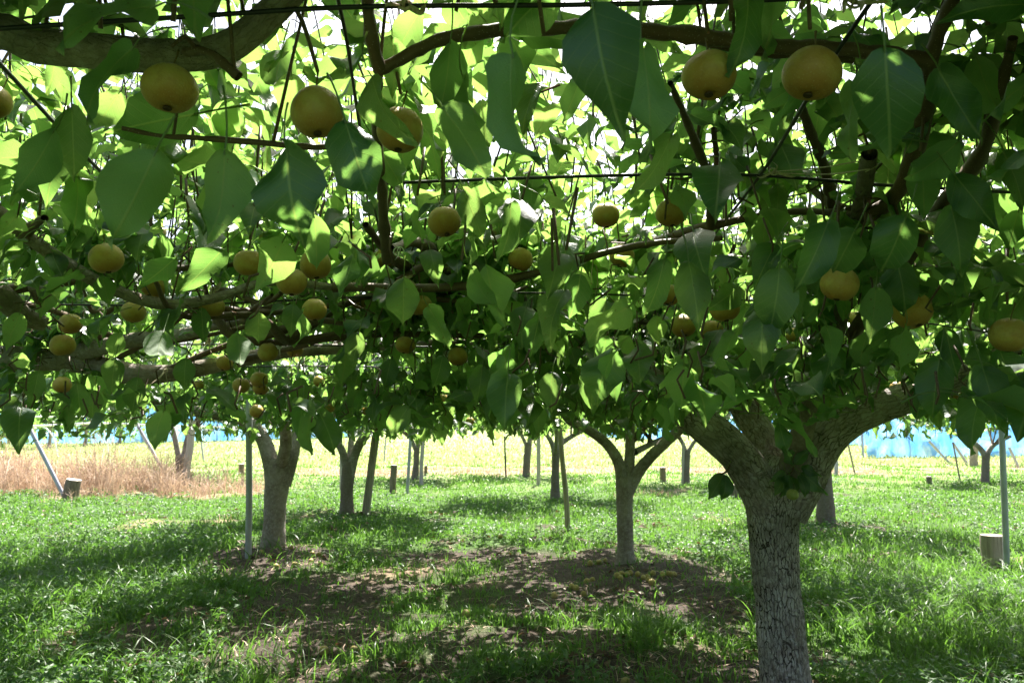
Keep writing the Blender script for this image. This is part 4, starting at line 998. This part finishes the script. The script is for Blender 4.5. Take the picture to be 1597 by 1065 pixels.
pole('iron_rod', 'thin rod just right of the sturdy forked tree', 'rod', (459, 740), (461, 708), 3, 'timber', group=GP)
pole('iron_rod', 'thin leaning rod in the bright field right of the near trunk', 'rod', (1335, 740), (1322, 690), 2.6, 'timber', group=GP)
pole('iron_rod', 'thin leaning rod left of the dark tree at far right', 'rod', (1499, 752), (1486, 690), 2.4, 'timber', group=GP)
pole('leaning_strut', 'first grey strut leaning against the blue net at right', 'strut', (1484, 724), (1449, 688), 4, 'steel', group='struts by the blue net')
pole('leaning_strut', 'second grey strut leaning against the blue net at right', 'strut', (1511, 726), (1486, 690), 4, 'steel', group='struts by the blue net')
pole('leaning_strut', 'grey strut at the blue net right of the dark far tree', 'strut', (1590, 730), (1574, 698), 4, 'steel', group='struts by the blue net')
pole('timber_post', 'thick violet grey post by the blue net behind the dark far tree', 'post', (1519, 727), (1519, 690), 12, 'timber')
def stump(name, label, px, ybase, ytop, wpx, d=None, lean=0, m='stump', cut='endgrain', sides=24):
    d = d or dg(ybase); c = P(px, ybase, d); z0 = ground_at(c.x, c.y) - .03; h = (ybase - ytop) * d / FPX + .03; r = wpx * d / FPX / 2
    t = thing(name, label, 'stump', (c.x, c.y, z0))
    pts = [(c.x, c.y, z0), (c.x + lean * .4, c.y, z0 + h * .4), (c.x + lean, c.y, z0 + h)]
    V, F, uv, C, rr = tube(pts, [r * 1.08, r, r * .98], 14, sides, cap=False)
    for i in range(len(V)):
        cc = C[i // sides]; q = noise.noise((V[i][0] * 22, V[i][1] * 22, V[i][2] * 5)); V[i] = cc + (V[i] - cc) * (1 + .13 * q)
    mesh_np('bark', V, F, M[m], t)
    th = V[-sides:]; ctr = th.mean(0) + np.array((0, 0, .004)); inner = ctr + (th - ctr) * .55 + np.array((0, 0, .003))
    VV = np.concatenate([th + np.array((0, 0, .001)), inner, ctr[None]]); a = np.arange(sides); b = (a + 1) % sides
    mesh_np('cut_face', VV, np.concatenate([np.stack([a, b, b + sides], -1), np.stack([a, b + sides, a + sides], -1), np.stack([a + sides, b + sides, np.full(sides, 2 * sides)], -1)]), M[cut], t)
    return t
stump('tree_stump', 'broad sawn stump beside the tall grey post at the right edge', 1551, 884, 834, 34, m='timber', cut='timber')
stump('tree_stump', 'grey block at far left from which the leaning pipe rises', 108, 776, 745, 22, lean=.06)
stump('tree_stump', 'brown broken stump post left of the field tree', 612, 768, 726, 10, lean=.02)
stump('tree_stump', 'small brown stump at the field edge right of the slim tree', 1034, 750, 728, 9)
stump('tree_stump', 'small dark stump in dry grass at the far right', 1449, 752, 741, 8)
stump('tree_stump', 'brown stump behind the near left limb beside the trunk', 1148, 778, 758, 14)
stump('tree_stump', 'small grey stump in the dry grass left of the steel post', 376, 740, 722, 9)
stump('tree_stump', 'tiny grey stump at the field edge right of the field tree', 664, 742, 728, 5)
# ------------------------------------------------------------------ fallen pears
def fallen(lst, label, group, zoom, lo=.042, hi=.056):
    for zx, zy in lst:
        px, py = zoom(zx, zy); d = dg(py + 1); c = P(px, py, d); s = R.uniform(lo, hi)
        z = ground_at(c.x, c.y) + s * .40 - .004
        make_pear((c.x, c.y, z), s, label, group, (R.uniform(0, 6), R.uniform(0, 6)), R.uniform(0, 6), R.randrange(4), 'fallen', parts=py > 1000)
z6 = lambda x, y: (530 + x * .338, 800 + y * .338)
z5 = lambda x, y: (x * .338, 800 + y * .338)
fallen([(1140, 300), (1165, 288), (1155, 235), (1195, 228), (1225, 210), (1280, 303), (1295, 322), (1325, 300), (1340, 285), (1375, 290), (1300, 297), (1400, 305), (1420, 300), (1440, 335), (1425, 318), (1445, 283), (1490, 295), (1515, 283), (1530, 292), (1543, 285), (1070, 335), (1090, 340), (1125, 358)],
       'small fallen pear on the bare earth round the slim middle trunk', 'fallen pears round the slim middle tree', z6)
fallen([(1205, 190), (1340, 165), (1275, 248), (1358, 253), (1435, 232), (1480, 238), (1470, 200), (1440, 178)],
       'small fallen pear on the earth by the sturdy forked tree and steel post', 'fallen pears round the sturdy forked tree', z5)
for zx, zy, f, lab in ((990, 375, z6, 'lone fallen pear on dark soil left of the fallen heap'), (705, 397, z6, 'yellow fallen pear on bare soil in the middle of the lane'), (583, 455, z6, 'fallen pear in the lane nearer than the yellow one'),
                       (740, 115, z6, 'orange fallen pear in sunlit grass far down the lane'), (1320, 755, z6, 'fallen pear at the bottom edge left of the big trunk'), (885, 768, z5, 'brown sunlit fallen pear at the bottom edge on the left'),
                       (1495, 592, z5, 'greenish fallen pear in the grass at lower left centre'), (65, 600, z6, 'fallen pear half sunk in weeds at lower centre')):
    fallen([(zx, zy)], lab, 'scattered fallen pears', f, .05, .058)
# ------------------------------------------------------------------ grass, weeds, dry grass
def blades(X, Y, H, Wd, lean, seg=3, curl=1.0, zoff=0.0):
    n = len(X); az = NR.rand(n) * 6.283; la = NR.rand(n) * 6.283
    Z = gz(X, Y) + np.array([nz(x, y, 2.6, 1) * .035 + nz(x, y, 6.5, 2) * .018 for x, y in zip(X, Y)]) - .004 + zoff
    ts = np.linspace(0, 1, seg + 1)
    V = np.zeros((n, 2 * seg + 1, 3)); hh = np.zeros((n, 2 * seg + 1))
    sx_, sy_ = np.cos(az), np.sin(az); lx, ly = np.cos(la) * lean, np.sin(la) * lean
    for i, t in enumerate(ts):
        off = H * (t ** 2) * curl; drop = 1 - .45 * np.clip(lean, 0, 1.2) * t ** 2
        cx, cy_, cz = X + lx * off, Y + ly * off, Z + H * t * drop
        wv = Wd * .5 * (1 - t ** 1.6)
        if i < seg:
            V[:, 2 * i] = np.stack([cx - sx_ * wv, cy_ - sy_ * wv, cz], -1); V[:, 2 * i + 1] = np.stack([cx + sx_ * wv, cy_ + sy_ * wv, cz], -1); hh[:, 2 * i:2 * i + 2] = t
        else: V[:, 2 * i] = np.stack([cx, cy_, cz], -1); hh[:, 2 * i] = 1
    f = []
    for i in range(seg - 1): f += [(2 * i, 2 * i + 1, 2 * i + 3), (2 * i, 2 * i + 3, 2 * i + 2)]
    f.append((2 * seg - 2, 2 * seg - 1, 2 * seg)); f = np.array(f); m_ = 2 * seg + 1
    F = (f[None] + (np.arange(n) * m_)[:, None, None]).reshape(-1, 3)
    return V.reshape(-1, 3), F, np.repeat(NR.rand(n), m_), hh.ravel()
def sample(n, y0, y1, wide=.72, clump=.5):
    Y = np.exp(NR.uniform(math.log(y0), math.log(y1), n)); X = NR.uniform(-1, 1, n) * (wide * Y + .6)
    c = NR.rand(n) < clump; src = NR.randint(0, n, n) % max(n // 9, 1)
    s = .018 * Y ** .8
    X = np.where(c, X[src] + NR.normal(0, 1, n) * s, X); Y = np.where(c, Y[src] + NR.normal(0, 1, n) * s, Y)
    return X, np.clip(Y, y0 * .9, None)
X, Y = sample(205000, 2.7, 23)
keepm = np.zeros(len(X), bool); lush = np.zeros(len(X))
ru = NR.rand(len(X))
for i in range(len(X)):
    s = soilness(X[i], Y[i]); d = dryness(X[i], Y[i])
    keepm[i] = ru[i] > max(s * .80, d * .85)
    lush[i] = .5 + .9 * nz(X[i], Y[i], .8, 5) - .5 * s
X, Y, lush = X[keepm], Y[keepm], np.clip(lush[keepm], .15, 1.3)
lush += .55 * np.exp(-((X + 3.6) / 1.9) ** 2 - ((Y - 5.6) / 2.8) ** 2) + .6 * np.exp(-((X - 3.4) / 1.3) ** 2 - ((Y - 5.6) / 1.3) ** 2)
H = (.035 + .085 * lush) * NR.uniform(.5, 1.35, len(X)) ; Wd = (.0035 + .0008 * Y) * NR.uniform(.7, 1.5, len(X))
V, F, rv, hh = blades(X, Y, H, Wd, NR.uniform(.1, 1.15, len(X)))
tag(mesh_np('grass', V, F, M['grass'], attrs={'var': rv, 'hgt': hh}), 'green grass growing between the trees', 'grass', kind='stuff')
NTRI = len(F)
X, Y = sample(42000, 22.5, 62, .75, .3)
H = NR.uniform(.06, .20, len(X)); V, F, rv, hh = blades(X, Y, H, .02 + .0012 * Y, NR.uniform(.2, .9, len(X)), 2)
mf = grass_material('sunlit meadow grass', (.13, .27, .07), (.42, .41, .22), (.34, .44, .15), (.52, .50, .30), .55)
rv = np.clip(.5 + np.repeat([1.3 * nz(x, y, .14, 33) + .5 * nz(x, y, .5, 34) for x, y in zip(X, Y)], 5) + (rv - .5) * .4, 0, 1)
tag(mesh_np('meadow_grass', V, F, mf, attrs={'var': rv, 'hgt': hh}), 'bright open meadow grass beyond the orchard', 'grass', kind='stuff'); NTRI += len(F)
# tall arching grass clumps
X, Y = sample(9000, 3.2, 9, .7, .93)
kp = np.array([soilness(x, y) < .5 and (nz(x, y, .9, 40) > .02) for x, y in zip(X, Y)]); X, Y = X[kp], Y[kp]
X = np.concatenate([X, NR.normal(3.1, .75, 1900), NR.normal(-3.7, 1.0, 2600), NR.normal(-1.3, .8, 500)]); Y = np.concatenate([Y, NR.normal(5.5, .75, 1900), NR.normal(5.6, 1.3, 2600), NR.normal(3.9, .3, 500)])
V, F, rv, hh = blades(X, Y, NR.uniform(.12, .27, len(X)), NR.uniform(.006, .011, len(X)), NR.uniform(.5, 1.3, len(X)), 5, 1.1)
tag(mesh_np('tall_grass', V, F, M['grass'], attrs={'var': rv, 'hgt': hh}), 'taller arching grass in clumps', 'grass', kind='stuff'); NTRI += len(F)
# broad leaved weeds
def weeds(n, y0, y1, sel, hmax, size):
    X, Y = sample(n, y0, y1, .74, .75); kp = np.array([sel(x, y) for x, y in zip(X, Y)]); X, Y = X[kp], Y[kp]; n = len(X)
    Z = gz(X, Y) + NR.uniform(.01, 1, n) ** 1.2 * hmax; az = NR.rand(n) * 6.283; L = size * NR.uniform(.6, 1.5, n) * (1 + .05 * Y); up = NR.uniform(-.7, .6, n)
    a = np.stack([np.cos(az), np.sin(az), up], -1); a /= np.linalg.norm(a, axis=1)[:, None]
    s = np.stack([-np.sin(az), np.cos(az), NR.uniform(-.5, .5, n)], -1) * .30; nn = np.cross(a, s)
    base = np.stack([X, Y, Z], -1); L = L[:, None]
    V = np.stack([base, base + (a * .45 + s + nn * .5) * L, base + (a * .5) * L, base + (a * .45 - s + nn * .5) * L, base + (a - nn * .6) * L], 1)
    f = np.array([(0, 1, 2), (0, 2, 3), (1, 4, 2), (2, 4, 3)])
    F = (f[None] + (np.arange(n) * 5)[:, None, None]).reshape(-1, 3)
    return V.reshape(-1, 3), F, np.repeat(NR.rand(n), 5), np.tile([0, .4, .5, .4, 1], n)
V, F, rv, hh = weeds(70000, 3.0, 19, lambda x, y: soilness(x, y) < .8 and dryness(x, y) < .93 and nz(x, y, .75, 60) > -.02 - .25 * (x < -2.2), .10, .030)
tag(mesh_np('low_weeds', V, F, M['weed'], attrs={'var': rv, 'hgt': hh}, smooth=False), 'low broad leaved weeds among the grass', 'weeds', kind='stuff'); NTRI += len(F)
# dead grass
bp = P(108, 776, dg(776))
def in_dry(x, y): return not (abs(x - bp.x + .1) < .42 and bp.y - 1.2 < y < bp.y + .5) and dryness(x, y) > NR.rand() * .9 + .1
X, Y = sample(90000, 10.5, 27, .8, .6); kp = np.array([in_dry(x, y) for x, y in zip(X, Y)]); X, Y = X[kp], Y[kp]
big = np.exp(-(((X + 8.5) / 3.5) ** 4 + ((Y - 15.2 + .25 * (X + 8)) / 2.6) ** 4))
H = (.12 + 1.0 * big * np.array([max(.15, .7 + 1.1 * nz(x, y, 1.5, 71)) for x, y in zip(X, Y)])) * NR.uniform(.4, 1.25, len(X)); V, F, rv, hh = blades(X, Y, H, .004 + .0006 * Y, np.where(NR.rand(len(X)) < .6, NR.uniform(.5, 1.6, len(X)), NR.uniform(.05, .5, len(X))), 4)
tag(mesh_np('dry_grass', V, F, M['straw'], attrs={'var': rv, 'hgt': hh}), 'dead straw coloured grass along the orchard edge', 'dry grass', kind='stuff'); NTRI += len(F)
# dead litter on the soil
X, Y = sample(4500, 3, 10, .6, .6); kp = np.array([soilness(x, y) > .35 for x, y in zip(X, Y)]); X, Y = X[kp], Y[kp]
V, F, rv, hh = blades(X, Y, NR.uniform(.03, .10, len(X)), NR.uniform(.004, .012, len(X)), np.full(len(X), 1.2), 2, 1.4)
V[:, 2] -= hh * .0; V[:, 2] = gz(V[:, 0], V[:, 1]) + (V[:, 2] - gz(V[:, 0], V[:, 1])) * .35 + .012
tag(mesh_np('leaf_litter', V, F, M['straw'], attrs={'var': rv, 'hgt': hh}), 'dry stalks and litter scattered on the bare soil', 'litter', kind='stuff'); NTRI += len(F)
V, F, rv, hh = weeds(3600, 3.0, 12, lambda x, y: nz(x, y, 1.3, 80) > -.1, .03, .045)
mfl = grass_material('dead fallen leaf', (.06, .038, .022), (.17, .11, .065), (.14, .08, .03), (.20, .14, .09), .2, .6)
tag(mesh_np('fallen_leaves', V, F, mfl, attrs={'var': rv, 'hgt': hh}, smooth=False), 'brown dead leaves lying in the grass', 'litter', kind='stuff')
print('grass tris', NTRI)
# ------------------------------------------------------------------ far background: nets, pipe frame, orchard beyond, hedge
def net(label, pts, h, npost):
    b = Vector(pts[0]); t = thing('net_fence', label, 'net fence', b, 'blue nets round the field')
    C = catmull(pts, 60); V = []; rows = 7
    for i, c in enumerate(C):
        for j in range(rows):
            zt = j / (rows - 1); V.append((c[0] + .25 * noise.noise((i * .31, j * .6, 1)), c[1] + .35 * noise.noise((i * .31, j * .5, 4)), ground_at(c[0], c[1]) + zt * h * (1 + .04 * noise.noise((i * .4, 0, 2)))))
    i, j = np.meshgrid(np.arange(59), np.arange(rows - 1), indexing='ij'); a = i * rows + j
    V = np.array(V); V2 = V + np.array((0, .012, 0)); F = np.stack([a, a + rows, a + rows + 1, a + 1], -1).reshape(-1, 4)
    mesh_np('net', V, F, M['net'], t)
    for q in range(npost):
        c = C[int(q * 59 / (npost - 1))]
        V, F, *_ = tube([(c[0], c[1] + .4, float(gz(c[0], c[1])) - .1), (c[0], c[1] + .4, float(gz(c[0], c[1])) + h + .1)], [.045], 4, 8, False); mesh_np('post', V, F, M['steel'], t)
net('pale blue bird net fence along the far left of the field', [(-40, 46, 0), (-24, 47, 0), (-12, 49, 0), (-8.5, 50, 0)], 3.2, 7)
net('pale blue bird net fence along the far right of the field', [(11, 48, 0), (20, 44, 0), (30, 40, 0), (42, 36, 0)], 3.2, 7)
net('nearer drooping piece of blue net at the far right', [(12.4, 28, 0), (15, 28.5, 0), (19, 29, 0), (24, 29, 0)], 1.25, 5)
net('short blue net seen past the near left limb', [(5.5, 52, 0), (8, 52, 0), (10.5, 51, 0)], 2.2, 3)
pf = thing('pipe_frame', 'low white plastic pipe frame at the far left', 'pipe frame', P(-60, 690, 24))
def pipe(name, pts, r): 
    V, F, *_ = tube([P(*p) for p in pts], [r], 16, 8); mesh_np(name, V, F, M['plastic'], pf)
pipe('rail', [(-80, 668, 24), (60, 664, 24), (150, 660, 24), (260, 664, 24.5), (420, 668, 25)], .028)
pipe('rail', [(-80, 650, 26), (60, 650, 26), (180, 650, 26), (300, 656, 26)], .022)
pipe('hoop', [(152, 660, 24), (160, 668, 24), (166, 685, 24), (169, 706, 24)], .02)
pipe('hoop', [(60, 664, 24), (72, 668, 24), (84, 684, 24), (90, 712, 24)], .02)
pipe('hoop', [(300, 656, 26), (312, 664, 26), (318, 684, 26), (320, 706, 26)], .02)
fl = [leaf_template([0, .35, 1.0], [-1, 0, 1], .5, .3, .3, 1, .8, 0, 0)]
def far_tree(px, ybase, label, h, rad, nl, group, ls=.22, name='pear_tree', cat='pear tree', tr=.09, m='leaf', d=None):
    d = d or dg(ybase); c = P(px, ybase, d); z0 = ground_at(c.x, c.y) - .05
    t = thing(name, label, cat, (c.x, c.y, z0), group)
    bark_tube('trunk', [(c.x, c.y, z0), (c.x + .04, c.y, z0 + h * .25), (c.x - .03, c.y, z0 + h * .5)], [tr, tr * .8, tr * .6], t, 10, 10, crackw=0, flare=.2)
    for q in range(4):
        az = q * 1.57 + R.uniform(-.3, .3); e = (c.x + math.cos(az) * rad * .7, c.y + math.sin(az) * rad * .7, z0 + h * R.uniform(.7, .9))
        bark_tube('limb', [(c.x, c.y, z0 + h * .38), (c.x + math.cos(az) * rad * .3, c.y + math.sin(az) * rad * .3, z0 + h * .55), e], [tr * .6, tr * .25], t, 8, 8, crackw=0)
    cl = NR.normal(0, 1, (18, 3)); cl /= np.linalg.norm(cl, axis=1)[:, None]; cl *= (NR.rand(18, 1) ** .4)
    cl = cl * np.array((rad, rad, h * .36)) + np.array((c.x, c.y, z0 + h * .66))
    p = cl[NR.randint(0, 18, nl)] + NR.normal(0, 1, (nl, 3)) * np.array((rad * .26, rad * .26, h * .12))
    global XA, LA, LN, LL, LP
    A = NR.normal(0, 1, (nl, 3)); A[:, 2] -= .6; A /= np.linalg.norm(A, axis=1)[:, None]; N_ = NR.normal(0, .6, (nl, 3)) + np.array((0, 0, 1.0)); N_ -= A * (A * N_).sum(1)[:, None]; N_ /= np.linalg.norm(N_, axis=1)[:, None]
    LA, LN, LP, LL = A, N_, p, NR.uniform(.7, 1.3, nl) * ls; XA = np.cross(A, N_)
    V, F, UV, rv = scatter(fl, np.arange(nl), np.zeros(nl, int))
    tag(mesh_np('crown', V, F, M[m], t, UV, {'var': rv}), kind='stuff')
GB = 'small pear trees beyond the dry grass'
far_tree(76, 700, 'small pear tree at far left behind the leaning pipe', 2.6, 1.3, 700, GB)
far_tree(132, 696, 'small pear tree between the two leaning pipes, left one', 2.6, 1.5, 800, GB)
far_tree(186, 694, 'small pear tree between the two leaning pipes, right one', 2.6, 1.2, 600, GB)
far_tree(-20, 716, 'small leafy pear tree at the very left edge beyond the dry grass', 2.4, 1.3, 700, GB)
far_tree(262, 690, 'small pear tree behind the blue net left of the twin stemmed tree', 2.8, 1.4, 600, GB)
GH = 'dark trees of the far hedge'
for px, h, rad, lab in ((560, 4.2, 3.4, 'rounded dark tree of the far hedge above the grassy mound, left end'), (640, 5.0, 4.2, 'tallest dark tree of the far hedge behind the field tree'), (730, 3.8, 3.2, 'low dark tree of the far hedge behind the mound top'),
                        (900, 4.4, 4.0, 'dark far hedge tree behind the slim tree, left of it'), (1010, 4.0, 4.0, 'dark far hedge tree behind the slim tree, right of it'), (1120, 4.6, 4.0, 'dark far hedge tree beyond the short blue net'), (820, 3.6, 3.0, 'low dark far hedge tree beyond the thin black rod')):
    far_tree(px, 672, lab, h, rad, 900, GH, .55, 'hedge_tree', 'tree', .16, d=112)
for px, h, rad, lab in ((360, 5, 4, 'far tree above the left net near the twin stemmed tree'), (200, 5.5, 4.5, 'far tree above the left net at the second leaning pipe'), (40, 5.5, 4.5, 'far tree above the left net at the first leaning pipe'), (1330, 5, 4.2, 'far tree above the right net past the near trunk'), (1470, 5.4, 4.5, 'far tree above the right net by the leaning struts'), (1580, 5, 4, 'far tree above the right net at the right edge')):
    far_tree(px, 690, lab, h, rad, 900, GH, .5, 'hedge_tree', 'tree', .16, d=70)
